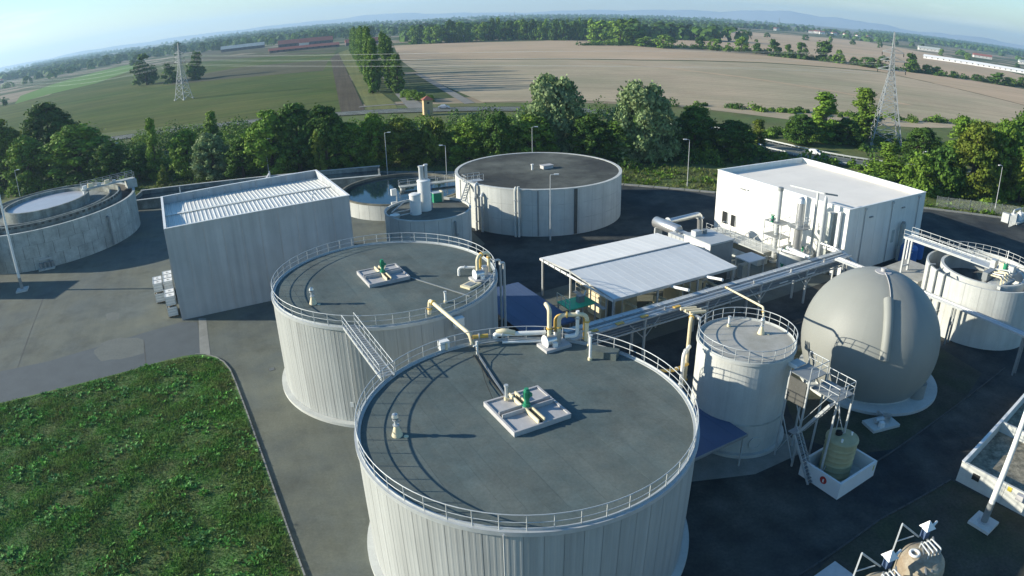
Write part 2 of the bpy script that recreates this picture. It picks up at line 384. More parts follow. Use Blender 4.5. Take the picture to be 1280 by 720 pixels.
for nm, pts in (('a', [(17.5, 30.2), (22.9, 33.0), (27.9, 35.7), (36.9, 39.2)]), ('b', [(29.4, 42.0), (33.7, 44.2), (40.2, 47.8), (46.6, 51.4), (56, 56.6)])):
    kb = kind(put('soil_kerb', None), 'structure')
    for (x0, y0), (x1, y1) in zip(pts[:-1], pts[1:]):
        n = max(1, int(math.hypot(x1 - x0, y1 - y0)))
        for k in range(n):
            f0, f1 = k / n + .006, (k + 1) / n - .006
            MB().bar((x0 + (x1 - x0) * f0, y0 + (y1 - y0) * f0, .05), (x0 + (x1 - x0) * f1, y0 + (y1 - y0) * f1, .05), .13, .12).build('kerb_stone', M['kerb_worn'], kb)
# yard edge kerb
kb = kind(put('yard_kerb', None), 'structure'); K = YARD[1:15]
for (x0, y0), (x1, y1) in zip(K[:-1], K[1:]):
    n = max(1, int(math.hypot(x1 - x0, y1 - y0) / 3.0))
    for k in range(n):
        f0, f1 = k / n + .004, (k + 1) / n - .004
        MB().bar((x0 + (x1 - x0) * f0, y0 + (y1 - y0) * f0, .06), (x0 + (x1 - x0) * f1, y0 + (y1 - y0) * f1, .06), 1.2, .16).build('kerb_stone', M['concrete_strip'], kb)
LAWN = [(-95, 30.5), (-75, 43), (-57.0, 53.3), (-51.9, 56.3), (-46.9, 59.2), (-42.0, 62.4), (-39.8, 64.0), (-38.0, 65.0), (-36.6, 65.4), (-35.2, 65.4), (-33.6, 64.7), (-32.2, 63.6), (-30.8, 61.9), (-29.2, 59.3), (-25.6, 53.0), (-21.8, 46.1), (-18.7, 40.3), (-16, 35.1), (-12, 27.5), (-5, 14), (-95, 14)]
lm = MB().prism(LAWN, .0, .10); kind(lm.build('lawn', M['lawn_base']), 'structure')
kb = kind(put('lawn_kerb', None), 'structure'); K = LAWN[1:-1]
for (x0, y0), (x1, y1) in zip(K[:-1], K[1:]):
    n = max(1, int(round(math.hypot(x1 - x0, y1 - y0) / 1.0)))
    low = y0 > y1 or x0 > -38
    for k in range(n):
        f0, f1 = k / n + .006, (k + 1) / n - .006; hz = .17 if low else .05
        MB().bar((x0 + (x1 - x0) * f0, y0 + (y1 - y0) * f0, hz / 2), (x0 + (x1 - x0) * f1, y0 + (y1 - y0) * f1, hz / 2), .13, hz).build('kerb_stone', M['kerb'], kb)
def inside(x, y, poly):
    c = np.zeros(len(x), bool); j = len(poly) - 1
    for i in range(len(poly)):
        xi, yi = poly[i]; xj, yj = poly[j]
        c ^= ((yi > y) != (yj > y)) & (x < (xj - xi) * (y - yi) / (yj - yi + 1e-12) + xi); j = i
    return c
def lumps(x, y, s, seed):
    r = np.random.default_rng(seed); v = np.zeros_like(x)
    for k in range(10):
        a = r.uniform(0, 6.28); f = s * r.uniform(.5, 1.6); v += np.sin((x * math.cos(a) + y * math.sin(a)) * f + r.uniform(0, 6.28))
    return v / 3.2
def blades(n, xr, yr, poly, h0, h1, w, z, seed, name, mt, lump=.35, keep=None, lean=.6):
    r = np.random.default_rng(seed); x = r.uniform(*xr, n); y = r.uniform(*yr, n); ok = inside(x, y, poly)
    if keep is not None: ok &= keep(x, y)
    x, y = x[ok], y[ok]; n = len(x); lu = np.clip(.85 + .6 * lumps(x, y, lump, seed), .35, 1.7)
    h = r.uniform(h0, h1, n) * lu; a = r.uniform(0, 6.28, n); ww = w * r.uniform(.6, 1.5, n)
    dx, dy = np.cos(a) * ww / 2, np.sin(a) * ww / 2; lx, ly = r.normal(0, lean, n) * h, r.normal(0, lean, n) * h
    V = np.stack([np.stack([x - dx, y - dy, np.full(n, z)], 1), np.stack([x + dx, y + dy, np.full(n, z)], 1), np.stack([x + lx, y + ly, z + h], 1)], 1).reshape(-1, 3)
    return kind(put(name, raw_mesh(name, V, np.arange(3 * n).reshape(-1, 3), mt)), 'stuff')
VIS = lambda x, y: (y > 24) & (x > -70)
L_IN = [(-75, 42), (-57.0, 53.0), (-46.9, 58.9), (-39.8, 63.7), (-36.2, 65.1), (-33.7, 64.4), (-30.9, 61.6), (-25.8, 52.8), (-16.2, 34.9), (-6, 14.4), (-75, 14.4)]
blades(330000, (-70, -8), (22, 66), L_IN, .10, .24, .10, .10, 3, 'lawn_grass', M['grass'], 1.3, VIS)
def leaf_plants(n, xr, yr, poly, s0, s1, z, seed, name, mt, lump=.5, thr=.1, nl=12, leaf=.22):
    r = np.random.default_rng(seed); x = r.uniform(*xr, n); y = r.uniform(*yr, n); ok = inside(x, y, poly); ok &= lumps(x, y, lump, seed + 5) > thr
    x, y = x[ok], y[ok]; n = len(x); s = r.uniform(s0, s1, n)
    X = np.repeat(np.stack([x, y, np.full(n, z)], 1), nl, 0); S = np.repeat(s, nl)
    a = r.uniform(0, 6.28, n * nl); e = r.uniform(.15, 1.1, n * nl); d = np.stack([np.cos(a) * np.cos(e), np.sin(a) * np.cos(e), np.sin(e)], 1)
    b = X + d * (S * r.uniform(.3, 1, n * nl))[:, None]; t = np.stack([-np.sin(a), np.cos(a), np.zeros(n * nl)], 1); L = leaf * r.uniform(.6, 1.4, n * nl)
    V = np.stack([b - d * L[:, None], b + t * (L * .45)[:, None], b + d * L[:, None] * .9 - np.array([0, 0, .05]), b - t * (L * .45)[:, None]], 1).reshape(-1, 3)
    return kind(put(name, raw_mesh(name, V, np.arange(4 * n * nl).reshape(-1, 4), mt)), 'stuff')
leaf_plants(5600, (-68, -8), (24, 65), L_IN, .12, .46, .10, 21, 'lawn_weeds', M['weed'], 1.1, .05, 13, .18)
leaf_plants(2600, (-68, -8), (24, 65), L_IN, .10, .30, .10, 31, 'lawn_clover', M['grass_dry'], .7, -.1, 12, .13)

# verge: rough grass between the yard kerb and the belt
VERGE = [(-150, 113), (-120, 133.5), (-83.5, 141), (-56.3, 153), (-41.4, 157), (-14, 152.4), (4, 145.4), (23.6, 138.2), (41.3, 131.6), (66, 126.4), (86, 121.6), (106.6, 114.5), (150, 99.5), (160, 118), (118, 132), (86, 139), (50, 150), (24, 160), (-14, 170), (-60, 170), (-100, 158), (-150, 135)]
blades(60000, (-150, 160), (98, 171), VERGE, .22, .6, .36, -.03, 5, 'verge_grass', M['grass_dry'], .25)
leaf_plants(4200, (-150, 160), (98, 200), VERGE, .3, 1.0, -.02, 41, 'verge_weeds', LEAF['mid'], .22, .15, 12, .5)

# ------------------------------------------------------------------ fields
M['f_green'] = mat('crop_green', (.066, .100, .018), .95, .15, .02, (.110, .122, .030), .012, fine=.12, fscale=.4, wave=(.93, .36, .14, .28), spec=.1)
M['f_bright'] = mat('crop_bright', (.125, .225, .045), .95, .12, .03, fine=.1, fscale=.5, wave=(.45, .9, .12, .12), spec=.1)
M['f_brown'] = mat('crop_brown', (.105, .098, .052), .95, .2, .03, fine=.12, fscale=.4, wave=(.93, .36, .12, .2), spec=.1)
M['f_plough'] = mat('ploughed', (.095, .078, .052), .95, .2, .05, fine=.2, fscale=.6, wave=(-.23, .97, .5, .25), spec=.1)
M['f_verge'] = mat('dry_verge', (.20, .20, .07), .95, .2, .05, (.10, .12, .045), .05, fine=.2, fscale=.6, wave=(-.23, .97, .3, .2), spec=.1)
M['f_tan'] = mat('stubble_near', (.44, .35, .235), .95, .12, .02, (.32, .285, .18), .008, fine=.08, fscale=.5, wave=(.96, -.28, .30, .2), spec=.1)
M['f_tan2'] = mat('stubble_far', (.49, .36, .235), .95, .10, .01, (.41, .315, .20), .006, fine=.06, fscale=.4, wave=(.97, -.2, .2, .15), spec=.1)
M['f_ditch'] = mat('ditch_grass', (.06, .085, .03), .95, .3, .1, fine=.2, spec=.1)
M['lane'] = mat('lane_gravel', (.24, .23, .20), .95, .15, .2, fine=.1, spec=.1)
z = -.03
for i, (nm, mk, poly) in enumerate((
    ('crop_field', 'f_green', [(-330, 262), (-460, 533), (-448, 594), (-578, 865), (-555, 953), (-528, 1110), (-335, 938), (-202, 818), (-176, 700), (-62, 262)]),
    ('grass_field', 'f_bright', [(-451, 543), (-458, 608), (-446, 681), (-536, 931), (-697, 1213), (-681, 1045), (-622, 846), (-543, 666)]),
    ('crop_field', 'f_brown', [(-296, 546), (-257, 647), (-166, 640), (-134, 500), (-193, 498), (-262, 505)]),
    ('crop_field', 'f_brown', [(-520, 1100), (-335, 936), (-205, 820), (-192, 770), (-330, 850), (-545, 960)]),
    ('ploughed_field', 'f_plough', [(-170, 664), (-188, 771), (-55, 263), (-64, 260)]),
    ('dry_verge', 'f_verge', [(-188, 771), (-192, 839), (-70, 357), (-47, 284), (-42, 262), (-54, 263)]),
    ('stubble_field', 'f_tan', [(-85, 559), (3, 524), (98, 513), (206, 531), (302, 519), (318, 339), (227, 253), (153, 229), (100, 232), (60, 262), (30, 274), (-10, 274), (-47, 394)]),
    ('stubble_field', 'f_tan2', [(-141, 874), (6, 859), (80, 870), (110, 800), (157, 692), (246, 636), (330, 560), (440, 500), (520, 430), (420, 340), (320, 341), (305, 524), (206, 536), (98, 518), (3, 529), (-87, 564)]),
    ('stubble_field', 'f_tan2', [(260, 1900), (486, 1776), (624, 1675), (871, 1588), (760, 1030), (620, 643), (500, 520), (455, 545), (333, 600), (264, 700), (174, 750)]),
    ('crop_field', 'f_brown', [(-431, 1208), (-258, 1047), (-207, 841), (-346, 969), (-571, 1203), (-762, 1606)]),
    ('field_path', 'lane', [(-57, 426), (-53, 424), (-13, 272), (-17, 270)]),
    ('field_track', 'f_ditch', [(-87, 566), (-86, 558), (3, 524), (98, 512), (206, 530), (302, 518), (306, 525), (206, 537), (98, 519), (3, 530)]),
    ('farm_lane', 'lane', [(-155, 716), (-150, 716), (-67, 402), (-45, 313), (-31, 262), (-38, 262), (-51, 313), (-72, 401)]),
    ('field_track', 'f_tan2', [(52, 505), (60, 505), (140, 395), (196, 300), (190, 300), (133, 395)]),
    ('field_track', 'lane', [(-60, 276), (-36, 280), (-36, 278), (-60, 273)]))):
    sheet(nm, poly, z + .012 * i, M[mk])

# ------------------------------------------------------------------ main road behind the belt
def spline(P, n=10):
    out = []
    for i in range(len(P) - 1):
        p0, p1, p2, p3 = P[max(i - 1, 0)], P[i], P[i + 1], P[min(i + 2, len(P) - 1)]
        for k in range(n):
            t = k / n; out.append(tuple(.5 * (2 * p1[j] + (p2[j] - p0[j]) * t + (2 * p0[j] - 5 * p1[j] + 4 * p2[j] - p3[j]) * t * t + (3 * p1[j] - p0[j] - 3 * p2[j] + p3[j]) * t ** 3) for j in (0, 1)))
    out.append(P[-1]); return out
RD = spline([(-300, 205), (-205, 232), (-128, 247), (-66, 257), (-28, 256), (1, 252), (30, 243), (50, 223), (61, 203), (72, 181), (86, 164), (106, 154), (140, 142), (200, 112), (300, 60)])
def offs(P, d):
    o = []
    for i in range(len(P)):
        a, b = P[max(i - 1, 0)], P[min(i + 1, len(P) - 1)]; l = math.hypot(b[0] - a[0], b[1] - a[1]); o.append((P[i][0] - (b[1] - a[1]) / l * d, P[i][1] + (b[0] - a[0]) / l * d))
    return o
def ribbon(name, P, d0, d1, z, m_, parent=None):
    A, Bv = offs(P, d0), offs(P, d1); n = len(P)
    V = np.array([(*p, z) for p in A] + [(*p, z) for p in Bv]); F = np.array([(i, i + 1, n + i + 1, n + i) if d0 > d1 else (n + i, n + i + 1, i + 1, i) for i in range(n - 1)])
    me = raw_mesh(name, V, F, m_); o = put(name, me, parent)
    return kind(o, 'structure') if parent is None else o
ribbon('road_shoulder', RD, 6.2, -6.2, .005 + .15, M['soil'])
ribbon('road', RD, 4.3, -4.3, .17, M['asphalt'])
for d in (4.0, -4.0): ribbon('edge_line', RD, d + .08, d - .08, .178, M['white'])
for k in range(0, len(RD) - 1, 2): ribbon('centre_line', RD[k:k + 2], .07, -.07, .178, M['white'])
def guard(P, d, label):
    g = thing('guard_rail', label, 'guard rail', (*P[0], 0)); O = offs(P, d); x0, y0 = P[0]
    for i in range(len(O) - 1):
        MB().bar((O[i][0] - x0, O[i][1] - y0, .72), (O[i + 1][0] - x0, O[i + 1][1] - y0, .72), .1, .34).build('rail_beam', M['galv'], g)
        MB().bx(O[i][0] - x0 - .06, O[i][0] - x0 + .06, O[i][1] - y0 - .06, O[i][1] - y0 + .06, .1, .85).build('rail_post', M['galv'], g)
i0 = min(range(len(RD)), key=lambda i: abs(RD[i][0] - 40) + abs(RD[i][1] - 235)); i1 = min(range(len(RD)), key=lambda i: abs(RD[i][0] - 150) + abs(RD[i][1] - 137))
guard(RD[i0:i1], 5.0, 'pale crash barrier along the field side of the road bend')
guard(RD[i0 + 6:i1], -5.0, 'pale crash barrier along the plant side of the road bend')
def car(x, y, colr, label, van=False, s=1.0):
    i = min(range(1, len(RD) - 1), key=lambda i: math.hypot(RD[i][0] - x, RD[i][1] - y)); a = math.atan2(RD[i + 1][1] - RD[i - 1][1], RD[i + 1][0] - RD[i - 1][0])
    t = thing('van' if van else 'car', label, 'van' if van else 'car', (x, y, .175), a, 'vehicles on the road')
    L_, Wd = (5.6, 2.0) if van else (4.3, 1.78)
    prof = [(-L_ / 2, .35), (-L_ / 2, 1.9), (-L_ / 2 + .2, 2.3), (L_ / 2 - 1.6, 2.35), (L_ / 2 - .75, 1.35), (L_ / 2, 1.1), (L_ / 2, .35)] if van else [(-L_ / 2, .3), (-L_ / 2 + .03, .85), (-L_ / 2 + .35, .95), (-L_ / 2 + .95, 1.42), (.55, 1.46), (1.25, .98), (L_ / 2 - .1, .78), (L_ / 2, .55), (L_ / 2, .3)]
    mb = MB(); n = len(prof)
    Lf = [(p[0], -Wd / 2 + (.18 if p[1] > 1.1 else 0), p[1]) for p in prof]; Rt = [(p[0], Wd / 2 - (.18 if p[1] > 1.1 else 0), p[1]) for p in prof]
    mb.add(Lf + Rt, [(i, (i + 1) % n, n + (i + 1) % n, n + i) for i in range(n)] + [tuple(range(n))[::-1], tuple(range(n, 2 * n))]); mb.build('body', M[colr], t)
    if van: MB().box(L_ / 2 - 1.2, 0, 1.85, .9, 1.66, .62).build('windscreen', M['glass'], t)
    else:
        for sx in (-1, 1): MB().add([(-1.15, sx * .80, 1.0), (1.0, sx * .80, 1.0), (.5, sx * .725, 1.38), (-1.0, sx * .725, 1.38)], [(0, 1, 2, 3)]).build('side_window', M['glass'], t)
        MB().add([(1.22, -.72, 1.02), (1.22, .72, 1.02), (.62, .66, 1.44), (.62, -.66, 1.44)], [(0, 1, 2, 3)]).build('windscreen', M['glass'], t)
        MB().add([(-1.85, -.7, 1.0), (-1.85, .7, 1.0), (-1.27, .64, 1.42), (-1.27, -.64, 1.42)], [(0, 1, 2, 3)][::-1]).build('rear_window', M['glass'], t)
    for sx in (-1, 1):
        for sy in (-1, 1):
            w = MB().tube([(sx * L_ * .31, sy * (Wd / 2 - .18), .33), (sx * L_ * .31, sy * (Wd / 2 + .01), .33)], .33, 14).build('wheel', M['tyre'], t)
            MB().tube([(sx * L_ * .31, sy * (Wd / 2 + .012), .33), (sx * L_ * .31, sy * (Wd / 2 + .02), .33)], .2, 10).build('rim', M['galv'], w)
for (x, y, c_, lab, v_) in ((81.5, 170.5, 'car_white', 'white car in the road bend left of the lattice pylon'.replace('left of', 'before'), False), (104.0, 156.5, 'car_silver', 'silver car on the road nearest the white hall', False), (108.6, 151.0, 'car_white', 'white car close behind the silver one', False),
    (69.5, 182.0, 'car_blue', 'blue car in the shade of the road bend', False), (59.5, 202.5, 'car_white', 'white van half hidden by the dark tree', True), (-24.0, 257.5, 'car_silver', 'pale blue grey car passing the yellow hut', False)):
    car(x, y, c_, lab, v_)
# transformer hut
t = thing('transformer_hut', 'narrow yellow hut with tiled roof where the lane meets the road', 'hut', (-28.5, 243.5, 0), .3)
MB().bx(-1.6, 1.6, -1.6, 1.6, 0, 5.6).build('wall', M['render_yellow'], t); MB().lathe([(2.9, 5.55), (0, 7.0)], 4, 0, 0, R(45), R(405), False).build('roof', M['red_tile'], t); MB().bx(-.4, .4, -1.66, -1.58, 0, 2.0).build('door', M['galv_dark'], t); MB().bx(-.4, .4, -1.66, -1.6, 4.2, 4.8).build('louvre', M['black'], t)

# ------------------------------------------------------------------ mesh fence beyond the white hall
FP = [(89, 122.5), (108, 116), (131, 108), (156, 99.5)]
t = thing('mesh_fence', 'grey green wire mesh fence behind the white hall', 'fence', (89, 122.5, 0)); x0, y0 = FP[0]
for (xa, ya), (xb, yb) in zip(FP[:-1], FP[1:]):
    n = int(math.hypot(xb - xa, yb - ya) / 2.5); a = math.atan2(yb - ya, xb - xa); l = math.hypot(xb - xa, yb - ya) / n
    pnl = MB()
    for k in range(13): pnl.bx(k * l / 13 - .012, k * l / 13 + .012, -.01, .01, .1, 2.2)
    for k in range(8): pnl.bx(0, l, -.012, .012, .15 + k * .28, .175 + k * .28)
    pm = pnl.mesh('mesh_panel', M['galv']); po = MB().bx(-.05, .05, -.05, .05, 0, 2.35).mesh('fence_post', M['galv_dark'])
    for k in range(n): 
        put('mesh_panel', pm, t, (xa - x0 + (xb - xa) * k / n, ya - y0 + (yb - ya) * k / n, 0), a); put('fence_post', po, t, (xa - x0 + (xb - xa) * k / n, ya - y0 + (yb - ya) * k / n, 0), a)

# ------------------------------------------------------------------ lattice pylons and wires
def pylon(x, y, h, bw, rz, label, group='lattice power pylons'):
    t = thing('lattice_pylon', label, 'pylon', (x, y, 0), rz, group); q_ = .66
    def wd(z): return (bw * .5 - .75) * max(0, 1 - z / (h * q_)) ** 1.08 + (.75 if z < h * q_ else .75 * max(.10, 1 - (z - h * q_) / (h * (1 - q_)) * .95))
    lv = [h * q for q in (0, .11, .21, .30, .38, .45, .51, .565, .615, .66, .70, .74, .78, .82, .87, .93, 1.0)]
    cs = ((-1, -1), (1, -1), (1, 1), (-1, 1)); th = .15
    for c in cs:
        m = MB()
        for z0, z1 in zip(lv[:-1], lv[1:]): m.bar((c[0] * wd(z0), c[1] * wd(z0), z0), (c[0] * wd(z1), c[1] * wd(z1), z1), .28 if z0 < h * .5 else .2)
        m.build('leg', M['pylon'], t); MB().box(c[0] * wd(0), c[1] * wd(0), .3, .9, .9, .8).build('footing', M['concrete'], t)
    for i, (z0, z1) in enumerate(zip(lv[:-1], lv[1:])):
        for k in range(4):
            a, b = cs[k], cs[(k + 1) % 4]
            MB().bar((a[0] * wd(z0), a[1] * wd(z0), z0), (b[0] * wd(z1), b[1] * wd(z1), z1), th).bar((b[0] * wd(z0), b[1] * wd(z0), z0), (a[0] * wd(z1), a[1] * wd(z1), z1), th).bar((a[0] * wd(z1), a[1] * wd(z1), z1), (b[0] * wd(z1), b[1] * wd(z1), z1), th * .9).build('cross_brace', M['pylon'], t)
    for z, l in ((h * .665, 4.4), (h * .745, 3.9), (h * .82, 3.4)):
        for q in (-1, 1):
            arm = MB(); w = wd(z)
            for yy in (-w, w): arm.bar((q * w, yy, z), (q * l, 0, z + .1), .22).bar((q * w, yy, z + 1.3), (q * l, 0, z + .2), .16)
            a = arm.build('cross_arm', M['pylon'], t); MB().cyl(q * l, 0, z - 1.0, z, .13, 8).build('insulator', M['glass'], a)
    return t
pylon(115.6, 191.6, 34.5, 9.6, -.35, 'big lattice power pylon standing behind the road bend')
pylon(-184.5, 371.0, 32.5, 7.4, -.35, 'lattice power pylon in the green field beside the broad dark trees')
for (x, y, h, lab) in ((30, 2600, 44, 'tiny distant pylon above the woods behind the tan field'), (1330, 3300, 50, 'tiny distant pylon over the far town'), (-1150, 2900, 40, 'tiny distant pylon on the western skyline')):
    pylon(x, y, h, 9, .2, lab)
ax = Vector((math.cos(-.35), math.sin(-.35), 0))
for k, (q, f) in enumerate(((-1, .665), (1, .665), (-1, .745), (1, .745), (-1, .82), (1, .82))):
    l = {.665: 4.4, .745: 3.9, .82: 3.4}[f]
    A_ = Vector((-184.5, 371, 32.5 * f - 1)) + ax * q * l; B_ = Vector((115.6, 191.6, 34.5 * f - 1)) + ax * q * l
    C_ = A_ + (A_ - B_) * .9
    w = thing('power_line', ('lowest', 'lowest', 'middle', 'middle', 'top', 'top')[k] + ' overhead wire of the pylon line, ' + ('field' if q < 0 else 'plant') + ' side', 'wire', A_, 0, 'overhead wires between the pylons')
    MB().tube([(B_ - A_) * (i / 24) + Vector((0, 0, -6.5 * 4 * (i / 24) * (1 - i / 24))) for i in range(25)], .024, 4).build('span', M['galv'], w)
    MB().tube([(C_ - A_) * (i / 24) + Vector((0, 0, -6.5 * 4 * (i / 24) * (1 - i / 24))) for i in range(25)], .024, 4).build('span', M['galv'], w)
# ------------------------------------------------------------------ railings
POST = {}
def post_mesh(h, r=.036):
    k = (round(h, 2), r)
    if k not in POST: POST[k] = MB().tube([(0, 0, 0), (0, 0, h)], r, 6).mesh('rail_post', M['galv'])
    return POST[k]
def arc(r, z, a0, a1, n, x=0, y=0):
    return [(x + r * math.cos(a0 + (a1 - a0) * k / n), y + r * math.sin(a0 + (a1 - a0) * k / n), z) for k in range(n + 1)]
def rail_ring(parent, r, z, n, a0=0.0, a1=2 * math.pi, h=1.08, toe=True, rad=.036, x=0, y=0, mat_='galv'):
    """round guard rail: top rail (> posts, mid rail, toe board)"""
    full = abs(a1 - a0 - 2 * math.pi) < 1e-6
    def ring(zz, rr, nm, par):
        mb = MB()
        if full: mb.tube(arc(r, zz, a0, a1, 96, x, y)[:-1], rr, 6, closed=True)
        else: mb.tube(arc(r, zz, a0, a1, max(6, int(96 * (a1 - a0) / 6.28)), x, y), rr, 6)
        return mb.build(nm, M[mat_], par)
    top = ring(z + h, rad, 'top_rail', parent)
    ring(z + h * .52, rad * .75, 'mid_rail', top)
    if toe:
        m = max(6, int(96 * (a1 - a0) / 6.28))
        MB().lathe([(r + .01, z + .02), (r + .01, z + .15), (r - .01, z + .15), (r - .01, z + .02)], m, x, y, a0, a1).build('toe_board', M[mat_], top)
    for k in range(n if full else n + 1):
        a = a0 + (a1 - a0) * k / n
        put('rail_post', post_mesh(h), top, (x + r * math.cos(a), y + r * math.sin(a), z))
    return top
def rail_line(parent, p0, p1, n, h=1.08, rad=.036, toe=False, mat_='galv'):
    p0, p1 = Vector(p0), Vector(p1); Z = Vector((0, 0, 1))
    top = MB().tube([p0 + Z * h, p1 + Z * h], rad, 6).build('top_rail', M[mat_], parent)
    MB().tube([p0 + Z * h * .52, p1 + Z * h * .52], rad * .75, 6).build('mid_rail', M[mat_], top)
    if toe: MB().bar(p0 + Z * .09, p1 + Z * .09, .02, .14).build('toe_board', M[mat_], top)
    for k in range(n + 1): put('rail_post', post_mesh(h), top, p0.lerp(p1, k / n))
    return top

# ------------------------------------------------------------------ two big digesters
def strip_deck(parent, rad, z, w, mat_, name='roof_sheet', skew=0.0, t=.06):
    """round deck laid in parallel strips (along local y), each its own piece"""
    n = int(2 * rad / w); w = 2 * rad / n
    for i in range(n):
        x0, x1 = -rad + i * w + .004, -rad + (i + 1) * w - .004
        pts = []
        for k in range(7):
            x = x0 + (x1 - x0) * k / 6; pts.append((x, math.sqrt(max(rad * rad - x * x, 0.01))))
        poly = pts + [(p[0], -p[1]) for p in pts[::-1]]
        MB().prism(poly, z - t, z + rng.uniform(-.006, .006)).build(name, mat_, parent)
    MB().cyl(0, 0, z - t - .1, z - t - .02, rad, 64).build('deck_slab', M['concrete_dark'], parent)

TH = 9.9
def clad_mesh(rad, n, z0, z1, ribs=3, d=.007):
    a = 2 * math.pi / n; g = .012 / rad; prof = []
    for k in range(ribs):
        f0 = g + (a - 2 * g) * k / ribs; st = (a - 2 * g) / ribs
        prof += [(f0, rad), (f0 + st * .55, rad), (f0 + st * .65, rad + d), (f0 + st * .90, rad + d)]
    prof.append((a - g, rad))
    mb = MB(); P = [(r * math.cos(t - a / 2), r * math.sin(t - a / 2)) for t, r in prof]
    for (x0, y0), (x1, y1) in zip(P[:-1], P[1:]): mb.add([(x0, y0, z0), (x1, y1, z0), (x1, y1, z1), (x0, y0, z1)], [(0, 1, 2, 3)])
    return mb.mesh('cladding_panel', M['clad'])
CLAD = clad_mesh(11.2, 64, .35, TH - .22)
def digester(u, v, label):
    t = thing('digester_tank', label, 'storage tank', UV(u, v), ROT, 'big clad digester tanks')
    MB().cyl(0, 0, .01, TH - .2, 11.12, 64).build('tank_wall', M['galv_dark'], t)
    MB().lathe([(11.75, 0.005), (11.75, .30), (11.24, .33), (11.1, .33)], 96).build('plinth', M['concrete'], t)
    for k in range(64): put('cladding_panel', CLAD, t, (0, 0, 0), 2 * math.pi * k / 64)
    MB().lathe([(11.10, TH - .23), (11.32, TH - .23), (11.32, TH + .07), (10.92, TH + .07), (10.92, TH - .2)], 96).build('rim_flashing', M['galv'], t)
    strip_deck(t, 10.91, TH, 1.02, M['deck'])
    rail_ring(t, 11.12, TH + .05, 48)
    MB().tube([(11.45 * math.cos(-2.2), 11.45 * math.sin(-2.2), .3), (11.45 * math.cos(-2.2), 11.45 * math.sin(-2.2), TH)], .06, 8).build('downpipe', M['galv'], t)
    return t
D1 = digester(0, 0, 'nearest big round grey tank with the second agitator hatch and railed roof in front')
D2 = digester(0, 28.24, 'big round grey tank behind the nearest one, beside the grey panel building')
MB().bx(-.16, .16, -.02, .02, -.25, .25).build('notice_plate', M['white'], D2, (-11.25 * math.cos(.9), -11.25 * math.sin(.9), 2.2), -0.6)

def agitator(u, v, z, label, far=False):
    """raised concrete hatch in four plates with crossing beams, a green mixer drive on top"""
    t = thing('agitator_hatch', label, 'agitator', UV(u, v, z), ROT, 'mixer hatches on the tank roofs')
    S = 2.05
    fr = MB()
    for q in (-S, S): fr.box(q, 0, .18, .15, 2 * S - .15, .36).box(0, q, .18, 2 * S + .15, .15, .36)
    fr.build('hatch_kerb', M['hatch'], t)
    MB().bx(-1.9, 1.9, -1.9, 1.9, .0, .05).build('hatch_floor', M['concrete_dark'], t)
    for sx in (-1, 1):
        for sy in (-1, 1):
            MB().box(sx * 1.12, sy * 1.12, .20, 1.66, 1.66, .10).build('hatch_plate', M['hatch'], t)
    for (x, y, lx, ly) in ((-.22, -1.1, .09, 1.7), (.22, -1.1, .09, 1.7), (-.22, 1.1, .09, 1.7), (.22, 1.1, .09, 1.7), (1.1, -.22, 1.7, .09), (1.1, .22, 1.7, .09), (-1.1, -.22, 1.7, .09), (-1.1, .22, 1.7, .09)):
        MB().box(x, y, .40, lx, ly, .32).build('support_beam', M['cream'] if lx < ly else M['hatch'], t)
    MB().box(0, 0, .45, .6, .6, .1).build('drive_base', M['galv'], t)
    g = MB().cyl(0, 0, .5, .72, .26, 14).cyl(0, 0, .72, 1.05, .17, 14).build('gearbox', M['green'], t)
    m = MB().cyl(0, 0, 1.05, 1.72, .19, 14).cyl(0, 0, 1.72, 1.85, .15, 14)
    for k in range(10):
        a = k * .628; m.box(.2 * math.cos(a), .2 * math.sin(a), 1.36, .06, .02, .5, a)
    m.build('motor', M['green'], t)
    MB().box(.28, 0, 1.3, .2, .24, .22).build('terminal_box', M['green'], t)
    MB().bar((0.1, .1, .5), (.55, .5, 1.0), .05).build('brace', M['cream'], t)
    return t
agitator(0.2, .35, TH, 'pale square mixer hatch with green motor in the middle of the nearest tank roof')
agitator(0.1, 28.8, TH, 'pale square mixer hatch with green motor on the roof of the tank behind')

def vent(u, v, z, label, s=1.0):
    t = thing('relief_vent', label, 'vent', UV(u, v, z), ROT, 'relief vents on the tank roofs')
    MB().lathe([(0, 0), (.36 * s, 0), (.36 * s, .06), (.15 * s, .70 * s), (.15 * s, .8 * s), (0, .8 * s)], 20).build('cone_base', M['cream'], t)
    b = MB().cyl(0, 0, .8 * s, 1.2 * s, .11 * s, 12).cyl(0, 0, .78 * s, .84 * s, .22 * s, 14).cyl(0, 0, 1.18 * s, 1.24 * s, .2 * s, 14).build('valve_body', M['galv'], t)
    MB().bar((.1, 0, 1.0 * s), (.35 * s, 0, 1.05 * s), .04).build('lever', M['galv_dark'], b)
    MB().lathe([(.20 * s, 1.3 * s), (.24 * s, 1.42 * s), (.18 * s, 1.62 * s), (0, 1.7 * s)], 14).build('cowl', M['steel'], t)
    MB().cyl(.45, -.42, .0, .05, .16, 14).build('inspection_lid', M['cream'], t)
    return t
vent(-8.3, 2.1, TH, 'cream cone vent on the roof of the nearest tank')
vent(-7.9, 25.8, TH, 'small cream cone vent on the roof of the tank behind')

